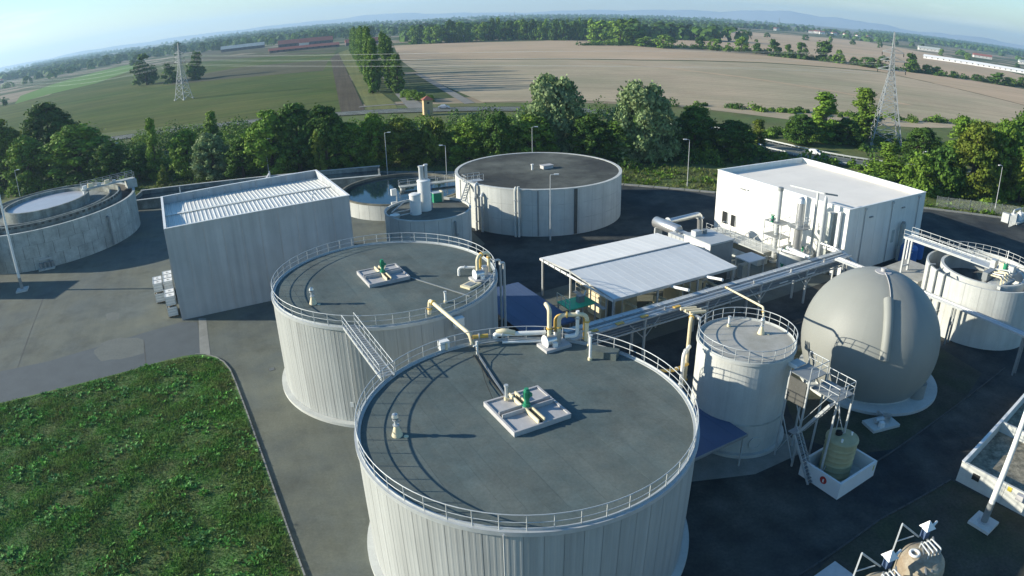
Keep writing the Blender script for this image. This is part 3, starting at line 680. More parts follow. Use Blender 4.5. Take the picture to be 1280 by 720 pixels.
def stand_pipe(u, v, z, h, label, col='white'):
    t = thing('standpipe', label, 'pipe', UV(u, v, z), ROT)
    MB().cyl(0, 0, 0, .22, .17, 12).build('pipe_foot', M['cream'], t)
    MB().cyl(0, 0, .22, h, .10, 12).build('pipe', M[col], t)
    MB().cyl(0, 0, h, h + .12, .15, 12).build('pipe_cap', M['galv'], t)
    return t
stand_pipe(7.9, 4.1, TH, 2.0, 'thin white standpipe near the gas valves on the nearest roof')
stand_pipe(-.45, 1.95, TH + .33, 1.05, 'short white tube on the corner of the nearest mixer hatch', 'galv')
t = thing('cable_post', 'thin post with cable feeding the nearest mixer hatch', 'post', UV(1.0, 9.3, TH), ROT)
MB().cyl(0, 0, 0, 1.15, .09, 10).build('post', M['white'], t)
MB().bx(-.32, .0, -.05, .05, .75, .85).build('bracket', M['white'], t)
MB().tube([(-.3, 0, .03), (-.9, -3.5, .04), (-1.25, -7.2, .04)], .05, 6).build('cable', M['black'], t)
t = thing('cable_duct', 'flat dark cable duct running to the mixer hatch', 'cable duct', UV(1.0, 9.2, TH), ROT)
MB().bar((0, 0, .06), (-1.15, -6.8, .06), .14, .08).build('duct', M['galv_dark'], t)
t = thing('roof_cable', 'thin cable strung from the tank rim to the mixer hatch', 'cable', UV(1.2, 10.7, TH), ROT)
MB().tube([(0, 0, .9), (-.6, -2.5, .32), (-1.6, -5.5, .10), (-2.35, -8.1, .25)], .022, 5).build('wire', M['black'], t)
t = thing('cable_duct', 'flat dark cable duct on the roof of the tank behind', 'cable duct', UV(2.6, 27.0, TH), ROT)
MB().bar((-.4, .4, .06), (2.8, -7.3, .06), .12, .08).build('duct', M['galv_dark'], t)
stand_pipe(2.9, 19.6, TH, 1.0, 'short post at the rim of the tank behind', 'white')

# walkway bridge between the two tank roofs
t = thing('roof_walkway', 'railed steel walkway joining the two big tank roofs', 'walkway', UV(-6.35, 9.2, TH + .12), ROT)
L_ = 9.9
for sx in (-.5, .5): MB().bar((sx, 0, 0), (sx, L_, 0), .09, .24).build('stringer', M['galv'], t)
for k in range(26): MB().box(0, .25 + k * (L_ - .4) / 25, .08, .9, .27, .04).build('tread', M['galv_dark'], t)
for sx in (-.54, .54):
    rail_line(t, (sx, 0, .08), (sx, L_, .08), 7, 1.1)

# gas pipework
def pipe(name, label, pts, r, mat_, z=0, fr=.35, n=10, flanges=True, cat='pipe', u0=None, group=None, base=None):
    P = [Vector(p) for p in pts]; b = P[0].copy() if base is None else Vector(base)
    t = thing(name, label, cat, UV(b.x, b.y, b.z), ROT, group)
    MB().tube(fillet([p - b for p in P], fr), r, n).build('pipe_run', M[mat_], t)
    if flanges:
        for i, (p, q) in enumerate(zip(P[:-1], P[1:])):
            d = (q - p)
            if d.length > 1.0:
                d.normalize(); c = p + d * min(.6, (q - p).length * .4) - b
                MB().tube([c - d * .05, c + d * .05], r * 1.5, n).build('flange', M['yellow'] if mat_ == 'cream' else M['galv'], t)
    return t
pipe('gas_pipe', 'cream and yellow gas pipe slanting between the two big tanks', [(.5, 17.6, TH + .3), (.5, 17.3, TH + 1.7), (1.25, 11.0, TH + .95), (1.25, 10.7, TH + .2)], .17, 'cream')
pipe('gas_pipe', 'short yellow elbow pipe at the back rim of the nearest tank', [(1.35, 10.72, TH + .8), (2.5, 10.35, TH + .8)], .16, 'yellow')
pipe('gas_header', 'white horizontal gas header along the back rim of the nearest tank', [(3.0, 10.15, TH + .55), (3.0, 10.15, TH + .85), (6.6, 8.35, TH + .85)], .19, 'white', fr=.2)
pipe('gas_header', 'thin white pipe under the gas header on the nearest tank', [(3.4, 9.7, TH + .25), (6.3, 8.2, TH + .25)], .11, 'white', flanges=False)
pipe('gas_elbow', 'cream elbow with yellow flange beside the white gas header', [(3.2, 10.2, TH + .95), (3.6, 9.85, TH + 1.15), (4.4, 9.45, TH + .9)], .22, 'cream')
def gas_unit(u, v, label, rz=0.0):
    t = thing('gas_valve_unit', label, 'gas valve', UV(u, v, TH), ROT + rz, 'gas valve units on the tank roofs')
    MB().box(0, 0, .12, 2.3, 1.5, .24).build('base_plate', M['hatch'], t)
    MB().tube([(-.75, .1, .6), (.1, .1, .6)], .42, 16).build('flame_arrester', M['steel'], t)
    MB().tube([(-.80, .1, .6), (-.74, .1, .6)], .52, 16).build('flange', M['white'], t)
    MB().cyl(.35, .15, .24, 1.25, .36, 16).build('valve_pot', M['steel'], t)
    MB().box(-.2, -.45, .42, .35, .3, .4).build('drain_trap', M['white'], t)
    return t
gas_unit(6.75, 7.35, 'steel gas valve set with flame arrester on the nearest tank roof')
pipe('gas_riser', 'tall cream riser with yellow back above the nearest gas valves', [(6.55, 7.75, TH + .9), (6.55, 7.75, TH + 3.1), (6.75, 8.6, TH + 3.2)], .18, 'cream')
pipe('gas_loop', 'yellow and cream pipe loop over the gas valves of the nearest tank', [(7.2, 7.4, TH + 1.0), (7.2, 7.4, TH + 2.6), (9.15, 6.4, TH + 2.6), (9.15, 6.4, TH + .3)], .17, 'cream', fr=.55)
pipe('gas_loop', 'yellow under pipe of the loop above the nearest gas valves', [(7.1, 7.75, TH + 1.0), (7.1, 7.75, TH + 2.45), (9.2, 6.75, TH + 2.45), (9.2, 6.75, TH + .3)], .14, 'yellow', fr=.5, flanges=False)
pipe('gas_drop', 'white down pipe inside the yellow loop', [(8.5, 6.75, TH + 2.9), (8.5, 6.75, TH + .75), (7.6, 7.15, TH + .75)], .15, 'white')
stand_pipe(9.1, 5.95, TH, 1.15, 'squat grey stub under the pipe loop on the nearest tank', 'galv')
MB().bx(-1.2, 1.2, -.5, .5, 0, .55).build('upstand', M['deck'], thing('rim_upstand', 'low dark box against the rim beside the gas valves', 'roof box', UV(9.1, 4.15, TH), ROT - .9))
gas_unit(8.3, 22.9, 'small gas valve set at the rim of the tank behind')
pipe('gas_loop', 'cream and yellow pipe loop at the rim of the tank behind', [(8.0, 23.3, TH + .2), (8.0, 23.3, TH + 2.3), (9.6, 24.0, TH + 2.3), (9.6, 24.0, TH + .2)], .17, 'cream', fr=.6)
pipe('gas_loop', 'yellow inner pipe at the rim of the tank behind', [(8.6, 23.9, TH + .2), (8.6, 23.9, TH + 2.1), (9.8, 24.4, TH + 2.1), (9.8, 24.4, TH + .1)], .14, 'yellow', fr=.5, flanges=False)
pipe('gas_stub', 'white horizontal stub pipe on the roof of the tank behind', [(6.7, 24.9, TH + .05), (6.7, 24.9, TH + .9), (8.1, 24.1, TH + .9)], .13, 'white')
t = thing('roof_hatch', 'cream access hatch by the rim of the tank behind', 'hatch', UV(6.6, 22.0, TH), ROT + .4)
MB().box(0, 0, .1, 1.7, 1.2, .2).build('hatch_frame', M['cream'], t); MB().box(-.1, 0, .22, .9, .7, .08).build('hatch_lid', M['galv_dark'], t)
t = thing('switch_box', 'small white switch box outside the rim of the tank behind', 'box', UV(2.9, 16.9, TH - 1.3), ROT)
MB().box(0, 0, .5, .9, .5, .7).build('cabinet', M['white'], t); MB().bx(-.5, .5, -.1, .45, -.1, .1).build('bracket', M['galv'], t); MB().bx(-.47, .47, -.3, .3, .86, .92).build('rain_hood', M['white'], t)
t = thing('switch_box', 'small white box on the back rim of the nearest tank', 'box', UV(-.9, 11.35, TH - .1), ROT)
MB().box(0, 0, .55, .8, .5, .7).build('cabinet', M['white'], t); MB().bx(-.35, .35, -.2, .2, -.2, .2).build('bracket', M['galv'], t); MB().cyl(.1, -.3, .2, .8, .1, 8).build('pipe', M['cream'], t)
pipe('drain_pipe', 'grey pipes climbing the shaded side of the tank behind', [(11.6, 24.6, 0.05), (11.6, 24.6, TH + .6), (11.0, 24.4, TH + .6)], .14, 'galv')
pipe('drain_pipe', 'second grey pipe climbing the shaded side of the tank behind', [(11.9, 26.0, 0.05), (11.9, 26.0, TH + .4), (11.1, 25.9, TH + .4)], .12, 'galv')

# ------------------------------------------------------------------ small concrete tank with stair tower
SU, SV = 22.1, 1.1
t5 = thing('buffer_tank', 'small pale concrete tank with railed roof beside the gas sphere', 'storage tank', UV(SU, SV), ROT)
NP = 20
pm = MB(); a = 2 * math.pi / NP
for k in range(4):
    a0, a1 = -a / 2 + .0012 + (a - .0024) * k / 4, -a / 2 + .0012 + (a - .0024) * (k + 1) / 4
    pm.add([(4.2 * math.cos(a0), 4.2 * math.sin(a0), .3), (4.2 * math.cos(a1), 4.2 * math.sin(a1), .3), (4.2 * math.cos(a1), 4.2 * math.sin(a1), 8.8), (4.2 * math.cos(a0), 4.2 * math.sin(a0), 8.8)], [(0, 1, 2, 3)])
pm = pm.mesh('wall_panel', M['concrete'])
for k in range(NP): put('wall_panel', pm, t5, (0, 0, 0), a * k)
MB().cyl(0, 0, .01, 8.79, 4.17, 48).build('tank_wall', M['concrete_old'], t5)
MB().lathe([(4.19, 3.02), (4.25, 3.02), (4.25, 3.18), (4.19, 3.18)], 48).build('hoop_band', M['concrete_old'], t5)
MB().lathe([(4.6, .005), (4.6, .3), (4.15, .3)], 48).build('plinth', M['concrete'], t5)
MB().lathe([(4.15, 8.78), (4.32, 8.78), (4.32, 9.04), (4.1, 9.04), (4.1, 8.98)], 48).build('rim', M['concrete'], t5)
MB().lathe([(0, 8.86), (4.1, 8.86), (4.1, 9.0), (0, 9.03)], 48).build('roof_slab', M['deck_pale'], t5)
rail_ring(t5, 4.22, 9.02, 24)
mh = MB().lathe([(.62, -.02), (.62, .10), (.48, .10), (.48, .04), (0, .04)], 20).mesh('manhole', M['concrete'])
o = put('manhole', mh, t5, (4.2 * math.cos(-1.95), 4.2 * math.sin(-1.95), 1.3)); o.rotation_euler = (R(90), 0, -1.95 + R(90))
stand_pipe(22.6, 3.8, 9.03, .85, 'white stub vent near the far rim of the small tank')
vent(24.0, 1.2, 9.03, 'cream cone vent on the roof of the small tank', .9)
pipe('gas_pipe', 'tall cream and yellow pipe climbing beside the small tank', [(22.3, 8.3, 1.0), (22.3, 8.3, 7.9), (23.1, 8.9, 8.1)], .18, 'cream', fr=.5)
pipe('gas_pipe', 'second cream pipe climbing beside the small tank', [(22.9, 8.9, 1.0), (22.9, 8.9, 7.9), (23.7, 9.4, 8.1)], .15, 'yellow', fr=.5)
pipe('gas_pipe', 'bent white pipe stub between the nearest tank and the small tank', [(18.2, 4.6, 3.6), (18.2, 4.6, 7.2), (19.6, 5.4, 7.2)], .17, 'white', fr=.35)
pipe('gas_pipe', 'yellow pipe elbow low between the nearest tank and the small tank', [(13.2, 3.9, 7.4), (17.5, 5.0, 5.6), (19.9, 5.7, 5.2)], .14, 'yellow', fr=.3)
pipe('gas_pipe', 'yellow sloping pipe from the pipe rack to the small tank rim', [(35.5, 16.4, 5.4), (27.2, 3.9, 9.7), (26.2, 2.9, 9.2)], .11, 'cream', fr=.3)
# stair tower
t = thing('stair_tower', 'steel stair tower with caged platforms beside the small tank', 'stair tower', UV(23.3, -4.9), ROT - R(90))
PL = [(-1.0, 1.0, -1.1, 1.2, 8.3), (1.0, 3.7, -.7, 1.5, 7.6)]
MB().bx(-2.0, -1.0, -.3, .9, 8.32, 8.4).build('gangway', M['galv'], t)
MB().bx(-2.0, -1.0, -.42, -.3, 8.2, 8.5).build('gangway_beam', M['white'], t)
for (x0, x1, y0, y1, z) in PL:
    MB().bx(x0, x1, y0, y1, z - .08, z).build('platform', M['galv_dark'], t)
    for p, q, n in (((x0, y1), (x1, y1), 3), ((x1, y0), (x1, y1), 2)):
        rail_line(t, (p[0], p[1], z), (q[0], q[1], z), n, 1.1)
rail_line(t, (1.8, -.7, 7.6), (3.7, -.7, 7.6), 2, 1.1)
for (x, y, h) in ((-1.0, -1.1, 8.3), (1.0, -1.1, 8.3), (-1.0, 1.2, 8.3), (1.0, 1.2, 8.3), (3.7, -.7, 7.6), (3.7, 1.5, 7.6)):
    MB().bx(x - .07, x + .07, y - .07, y + .07, 0, h).build('column', M['galv'], t)
for (p, q) in (((-1.0, -1.1, .3), (1.0, -1.1, 4.2)), ((1.0, -1.1, 4.2), (-1.0, -1.1, 8.1)), ((1.0, -1.1, .3), (-1.0, -1.1, 4.2)), ((3.7, -.7, .3), (3.7, 1.5, 3.6)), ((3.7, 1.5, 3.6), (3.7, -.7, 7.4))):
    MB().bar(p, q, .06).build('brace', M['galv'], t)
for fl, (xa, xb, z0, z1, y) in enumerate(((3.6, 1.2, 0.1, 3.7, -1.6), (1.2, 3.6, 3.7, 7.6, -1.2))):
    for s in (-.42, .42): MB().bar((xa, y + s, z0), (xb, y + s, z1), .05, .22).build('stringer', M['galv'], t)
    for k in range(14):
        f = (k + .5) / 14; MB().box(xa + (xb - xa) * f, y, z0 + (z1 - z0) * f, .24, .8, .04).build('tread', M['galv_dark'], t)
    if fl == 0: MB().bx(.5, 1.2, -2.0, -.8, 3.62, 3.7).build('landing', M['galv_dark'], t)
    MB().tube([(xa, y - .42, z0 + 1), (xb, y - .42, z1 + 1)], .03, 6).build('handrail', M['galv'], t)
# dark tarpaulin panel under the top platform
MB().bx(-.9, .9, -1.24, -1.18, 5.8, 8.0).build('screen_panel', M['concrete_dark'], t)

# ------------------------------------------------------------------ gas sphere
GX, GY, GZ, GR = 36.6, 57.2, 4.56, 7.35
t = thing('gas_sphere', 'big pale grey membrane gas holder sphere', 'gas holder', (GX, GY, 0), ROT)
NG = 16
th0 = math.acos(-GZ / GR) - .02
gm = MB(); n_t = 22
for k in range(5):
    a0 = -math.pi / NG + (2 * math.pi / NG) * k / 5; a1 = a0 + 2 * math.pi / NG / 5
    def q(a, tt, kk):
        bul = GR * (1 - .0009 * abs((kk - 2.5) / 2.5) ** 3)
        return (bul * math.sin(tt) * math.cos(a), bul * math.sin(tt) * math.sin(a), GZ + bul * math.cos(tt))
    for i in range(n_t):
        ta, tb = .10 + (th0 - .10) * i / n_t, .10 + (th0 - .10) * (i + 1) / n_t
        gm.add([q(a0, ta, k), q(a0, tb, k), q(a1, tb, k + 1), q(a1, ta, k + 1)], [(0, 1, 2, 3)], True)
gm = gm.mesh('membrane_gore', M['membrane'])
import bmesh
_b = bmesh.new(); _b.from_mesh(gm); bmesh.ops.remove_doubles(_b, verts=_b.verts, dist=1e-4); _b.to_mesh(gm); _b.free()
for k in range(NG): put('membrane_gore', gm, t, (0, 0, 0), 2 * math.pi * (k + .5) / NG)
MB().lathe([(0, GZ + GR + .03), (.85, GZ + GR - .01), (.9, GZ + GR - .08)], 24).cyl(0, 0, GZ + GR, GZ + GR + .35, .28, 14).build('crown_cap', M['hatch'], t)
MB().lathe([(5.7, .32), (6.1, .32), (6.1, .75), (5.7, .75)], 48).build('clamp_ring', M['concrete'], t)
da = R(-109) - ROT
def sp(ang, tt, off=0.0): return ((GR + off) * math.sin(tt) * math.cos(ang), (GR + off) * math.sin(tt) * math.sin(ang), GZ + (GR + off) * math.cos(tt))
MB().tube([sp(da, R(34 + 46 * k / 16), -.06) for k in range(17)], .50, 14).build('air_duct', M['membrane'], t)
MB().tube([sp(da + .12 * (1 - k / 14), R(4 + 52 * k / 14), .06) for k in range(15)], .05, 6).build('sensor_cable', M['hatch'], t)
MB().cyl(6.2 * math.cos(R(-52) - ROT), 6.2 * math.sin(R(-52) - ROT), .3, 1.9, .95, 20).build('safety_pot', M['membrane'], t)
o = kind(MB().lathe([(0, .30), (7.7, .30), (7.7, 0.0)], 64).build('sphere_pad', M['concrete'], None, (37.2, 57.1, .006)), 'structure')
t = thing('pump_skid', 'small pump skid on a pale slab in front of the gas sphere', 'pump', UV(34.3, -7.0), ROT - .3)
MB().box(0, 0, .15, 3.3, 1.9, .3).build('slab', M['concrete'], t)
MB().tube([(-.9, 0, .7), (.1, 0, .7)], .26, 12).build('blower_motor', M['galv'], t); MB().cyl(.55, 0, .3, 1.0, .42, 14).build('blower_casing', M['steel'], t)
MB().tube(fillet([(.55, .3, .8), (.55, 1.3, .8), (.55, 1.3, .3)], .2), .12, 8).build('outlet_pipe', M['galv'], t); MB().box(-.5, -.6, .55, .5, .4, .5).build('control_box', M['white'], t)
# ------------------------------------------------------------------ grey panel building (parapet, ribbed metal roof)
def panel_hall(t, w, d, h, n_f, n_s, m_wall, parapet, zr, m_dark, seam=.03):
    """walls of upright panels round a rectangle 0..w, 0..d; every panel a piece of its own"""
    th = .22
    MB().bx(th, w - th, th, d - th, .01, zr - .25).build('core', m_dark, t)
    pf = MB().bx(seam / 2, w / n_f - seam / 2, 0, th, 0.0, h).mesh('wall_panel', m_wall)
    ps = MB().bx(0, th, seam / 2, (d - 2 * th) / n_s - seam / 2, 0.0, h).mesh('wall_panel', m_wall)
    for k in range(n_f):
        put('wall_panel', pf, t, (k * w / n_f, rng.uniform(-.012, .012), 0)); put('wall_panel', pf, t, (k * w / n_f, d - th, 0))
    for k in range(n_s):
        y = th + k * (d - 2 * th) / n_s
        put('wall_panel', ps, t, (rng.uniform(-.012, .012), y, 0)); put('wall_panel', ps, t, (w - th, y, 0))
    cp = MB()
    cp.bx(-.07, w + .07, -.07, th + .05, h, h + .07).bx(-.07, w + .07, d - th - .05, d + .07, h, h + .07).bx(-.07, th + .05, th + .05, d - th - .05, h, h + .07).bx(w - th - .05, w + .07, th + .05, d - th - .05, h, h + .07)
    cp.build('parapet_coping', parapet, t)
LB_W, LB_D, LB_H = 24.4, 18.9, 12.35
t = thing('panel_building', 'tall grey panel building with ribbed metal roof behind a parapet', 'building', UV(-20.5, 53.2), ROT)
panel_hall(t, LB_W, LB_D, LB_H, 10, 8, M['panel'], M['white'], LB_H - 1.0, M['concrete_dark'], .05)
for k in range(9):
    MB().bx(-.045, .045, -.035, .0, 0, LB_H - .02).build('joint_cover', M['hatch'], t, ((k + 1) * LB_W / 10, 0, 0))
ns = 42; sw = (LB_W - .5) / ns
rm = MB()
for y0, y1, z0, z1 in ((.25, LB_D / 2, LB_H - 1.2, LB_H - .75), (LB_D / 2, LB_D - .25, LB_H - .75, LB_H - 1.2)):
    prof = [(0, 0), (sw * .62, 0), (sw * .70, .05), (sw * .90, .05), (sw * .98, 0)]
    for (xa, da_), (xb, db_) in zip(prof[:-1], prof[1:]):
        rm.add([(xa, y0, z0 + da_), (xb, y0, z0 + db_), (xb, y1, z1 + db_), (xa, y1, z1 + da_)], [(0, 1, 2, 3)])
rm = rm.mesh('roof_sheet', M['roof_metal'])
for k in range(ns): put('roof_sheet', rm, t, (.25 + k * sw, 0, 0))
MB().bx(.25, LB_W - .25, LB_D / 2 - .3, LB_D / 2 + .3, LB_H - .62, LB_H - .60).build('ridge_cap', M['roof_metal'], t)
x = LB_W - 4.4
MB().tube(fillet([(x, 3.0, LB_H - 1.1), (x, 3.0, LB_H + .2), (x + .7, 3.4, LB_H + .2), (x + .7, 3.4, LB_H - .2)], .25), .07, 8).build('roof_vent_pipe', M['galv'], t)
MB().bx(-.08, .12, -.08, .12, 0, LB_H).build('corner_trim', M['hatch'], t)
for (x, y) in ((3.0, LB_D + .05), (17.0, LB_D + .1)):
    MB().bx(x - .08, x + .08, y - .08, y + .08, LB_H - .5, LB_H + 1.0).build('roof_stub', M['galv'], t)
# white liquid totes stacked along its west side
def tote(u, v, z, label):
    t = thing('liquid_tote', label, 'tote', UV(u, v, z), ROT + R(90), 'white liquid totes by the grey building'); t.scale = (1.2, 1.25, 1.25)
    MB().bx(-.6, .6, -.5, .5, .14, 1.12).build('bottle', M['plastic'], t); MB().cyl(.0, 0, 1.12, 1.18, .13, 12).build('filler_cap', M['hatch'], t)
    p = MB()
    for y in (-.42, 0, .42): p.bx(-.6, .6, y - .06, y + .06, 0, .09)
    p.bx(-.6, .6, -.5, .5, .09, .13); p.build('pallet', M['pallet'], t)
    c = MB()
    for z_ in (.3, .6, .9, 1.15):
        for s in (-1, 1): c.bar((-.62, s * .52, z_), (.62, s * .52, z_), .035); c.bar((s * .62, -.52, z_), (s * .62, .52, z_), .035)
    for x in (-.62, -.2, .2, .62):
        for s in (-1, 1): c.bar((x, s * .52, .13), (x, s * .52, 1.15), .035)
    c.build('cage', M['galv'], t)
for (u, v, n_, lab) in ((-21.6, 55.6, 2, 'stack nearest the building corner'), (-21.6, 57.2, 2, 'second stack from the building corner'), (-21.6, 61.8, 2, 'near wall stack of the far group'), (-21.6, 63.4, 2, 'middle wall stack of the far group'), (-21.6, 65.0, 2, 'far wall stack of the far group'), (-23.1, 61.8, 2, 'near outer stack of the far group'), (-23.1, 63.4, 2, 'middle outer stack of the far group'), (-23.1, 65.0, 1, 'single far outer place of the far group')):
    for q in range(n_): tote(u, v, .01 + 1.5 * q, ('lower', 'upper')[q] + ' white liquid tote, ' + lab)

# ------------------------------------------------------------------ white hall
WB_W, WB_D, WB_H = 22.8, 26.4, 10.0
t = thing('white_hall', 'large white windowless hall with flat roof', 'building', UV(62.9, 19.0), ROT)
panel_hall(t, WB_W, WB_D, WB_H, 9, 11, M['panel_white'], M['white'], WB_H - .85, M['concrete_old'], .035)
n = 6
for k in range(n):
    MB().bx(.24, WB_W - .24, .24 + k * (WB_D - .48) / n + .006, .24 + (k + 1) * (WB_D - .48) / n - .006, WB_H - 1.1, WB_H - .80).build('roof_sheet', M['roof_white'], t)
for (x, y, z, sx, sy) in ((-.12, 20.5, 8.1, .2, 1.0), (-.12, 19.4, 8.15, .2, .35), (6.0, -.12, 8.2, .9, .2), (15.5, -.12, 8.4, .9, .2)):
    MB().box(x, y, z, sx, sy, .16).build('wall_lamp', M['galv_dark'], t)
for (x, y, w, h) in ((-.03, 23.4, 1.2, 2.0), (-.03, 21.6, 1.0, 1.9)):
    d = MB().bx(x - .03, x + .03, y, y + w, 1.4, 1.4 + h).build('door', M['black'], t); MB().bx(x - .09, x + .05, y - .1, y - .01, 1.4, 1.4 + h).build('door_frame', M['galv'], d)
MB().bx(13.2, 14.0, -.06, .02, 3.0, 5.0).build('louvre', M['concrete_old'], t)
for x in (4.2, 12.0, 20.5):
    MB().tube([(x, -.12, .1), (x, -.12, WB_H - .2)], .08, 8).build('downpipe', M['galv'], t); MB().box(x, -.16, WB_H - .35, .4, .3, .3).build('rain_head', M['galv'], t)
MB().bx(WB_W - 6.5, WB_W - 5.4, -.06, .02, 0, 2.1).build('door', M['galv_dark'], t)
# blower stacks and blue tank against the shaded wall
t = thing('blue_tank', 'blue plastic tank against the shaded white hall wall', 'tank', UV(79.0, 17.0), ROT)
MB().lathe([(0, 0), (1.5, 0), (1.5, 2.3), (1.35, 2.6), (.4, 2.95), (0, 2.95)], 24).build('tank_shell', M['blue'], t); MB().cyl(0, 0, 2.95, 3.1, .4, 12).build('lid', M['blue'], t)
t = thing('blue_tank', 'second blue tank nearer the corner of the white hall', 'tank', UV(82.4, 17.2), ROT)
MB().lathe([(0, 0), (1.1, 0), (1.1, 2.6), (.9, 2.8), (0, 2.9)], 20).build('tank_shell', M['blue'], t); MB().cyl(0, 0, 2.9, 3.0, .3, 12).build('lid', M['black'], t)
t = thing('scrubber_column', 'slim grey scrubber column on the shaded hall wall', 'column', UV(78.2, 18.3), ROT)
MB().cyl(0, 0, 0, 6.0, .45, 16).build('shell', M['concrete_old'], t); MB().cyl(0, 0, 6.0, 6.3, .3, 12).build('cowl', M['galv_dark'], t)

# ------------------------------------------------------------------ process towers between pipe rack and white hall
t = thing('gas_drier_plinth', 'pale round concrete plinth crowded with valves before the white hall', 'plinth', UV(59.8, 25.2), ROT)
MB().lathe([(2.6, 0), (2.6, 2.6), (2.3, 2.6), (2.3, 2.3), (0, 2.3)], 28).build('drum', M['concrete'], t)
for k in range(9):
    a = k * .7; MB().cyl(1.5 * math.cos(a), 1.5 * math.sin(a), 2.3, 3.0 + .25 * (k % 3), .16 + .05 * (k % 2), 10).build('valve', M['green'] if k % 3 == 0 else M['galv'], t)
def tower(u, v, h, r, label, m_, plat=None):
    t = thing('process_tower', label, 'process tower', UV(u, v), ROT, 'process towers before the white hall')
    MB().cyl(0, 0, 0, h * .92, r, 18).lathe([(r, h * .92), (r * .75, h * .97), (r * .3, h), (0, h)], 18).build('shell', M[m_], t)
    for z in (h * .3, h * .6): MB().lathe([(r + .005, z), (r + .06, z), (r + .06, z + .09), (r + .005, z + .09)], 18).build('hoop', M['galv'], t)
    if plat:
        MB().lathe([(r + .02, plat), (r + 1.0, plat), (r + 1.0, plat - .1), (r + .02, plat - .1)], 16).build('platform', M['galv_dark'], t)
        rail_ring(t, r + .97, plat, 9, h=1.05, toe=False)
    return t
tower(58.9, 24.6, 11.0, .62, 'tall grey process tower with round platform before the white hall', 'steel', 6.7)
tower(60.6, 21.7, 11.6, .30, 'slim grey flue mast nearest the white hall corner', 'galv')
t = thing('duct_column', 'grey square duct standing at the white hall wall', 'duct', UV(62.2, 21.4), ROT)
MB().bx(-.4, .4, -.4, .4, 0, 9.0).build('duct', M['concrete_old'], t); MB().bx(-.5, .5, -.5, .5, 9.0, 9.15).build('cap', M['galv'], t)
t = thing('duct_column', 'white square downpipe by the corner of the white hall', 'duct', UV(62.4, 20.2), ROT)
MB().bx(-.22, .22, -.22, .22, 0, 9.4).build('duct', M['white'], t); MB().bx(-.28, .28, -.28, .28, 9.4, 9.5).build('cap', M['white'], t)
t = thing('flue_mast', 'tall round flue mast in front of the middle of the white hall', 'mast', UV(58.9, 28.6), ROT)
MB().cyl(0, 0, 0, 10.9, .36, 16).build('shaft', M['galv'], t); MB().cyl(0, 0, 10.9, 11.4, .42, 16).build('hood', M['galv_dark'], t); MB().cyl(0, 0, 0, .3, .7, 16).build('foot', M['concrete'], t)
t = thing('pipe_gantry', 'T shaped steel gantry carrying a thin pipe over the towers', 'gantry', UV(60.6, 23.2), ROT)
MB().bx(-.14, .14, -.14, .14, 0, 11.9).build('column', M['galv'], t); MB().bar((0, 5.0, 11.6), (0, -1.2, 11.9), .22).build('crossbeam', M['galv'], t); MB().bar((0, -1.2, 11.9), (2.6, -1.6, 11.4), .22).build('side_arm', M['galv_dark'], t)
t = thing('access_scaffold', 'light steel scaffold with ladders among the process towers', 'scaffold', UV(57.6, 26.8), ROT)
for x in (0, 2.2):
    for y in (0, 3.2): MB().bx(x - .06, x + .06, y - .06, y + .06, 0, 6.4).build('upright', M['galv'], t)
for z in (2.1, 4.2, 6.3):
    MB().bx(-.1, 2.3, -.1, 3.3, z, z + .07).build('deck', M['galv_dark'] if z > 3 else M['galv'], t)
    for s in (0, 3.2): MB().bar((0, s, z + 1), (2.2, s, z + 1), .06).build('guard_bar', M['galv'], t)
    MB().bar((0, 0, z - 2), (2.2, 0, z), .05).bar((0, 3.2, z - 2), (0, 0, z), .05).build('brace', M['galv'], t)
for k in range(5):
    tn = thing('gate_valve', ['green valve cluster on the scaffold by the towers', 'dark valve cluster low beside the towers', 'small green valve beside the slim flue', 'valve cluster under the round platform', 'green valve on the plinth edge'][k], 'valve', UV(*[(57.4, 28.4, 6.45), (61.0, 23.6, .0), (61.2, 25.8, .0), (58.0, 23.4, .0), (57.2, 25.5, .0)][k]), ROT)
    MB().cyl(0, 0, 0, .9, .22, 10).build('body', M['green'], tn); MB().tube(arc(.3, 1.05, 0, 6.28, 14)[:-1], .05, 6, closed=True).build('handwheel', M['green'], tn); MB().bx(-.6, .6, -.12, .12, .3, .55).build('pipe_stub', M['galv'], tn)
pipe('insulated_pipe', 'thick white insulated pipe running down to the pipe rack corner', [(61.0, 21.2, 4.3), (61.0, 17.6, 4.3), (61.8, 15.2, 2.6), (64.0, 11.4, 2.6)], .36, 'white', fr=.8, n=14)
pipe('insulated_pipe', 'second white pipe beside the thick insulated one', [(60.2, 21.2, 4.9), (60.2, 18.4, 4.9), (61.2, 15.0, 3.3)], .20, 'steel', fr=.6)
pipe('insulated_pipe', 'white bent pipe pair before the round plinth', [(54.6, 21.6, 4.2), (52.9, 21.8, 5.4), (52.6, 17.6, 5.4)], .22, 'white', fr=.3)
pipe('insulated_pipe', 'second white bent pipe before the round plinth', [(53.6, 20.5, 4.6), (50.9, 21.7, 5.6), (51.9, 17.8, 5.5)], .18, 'white', fr=.3)
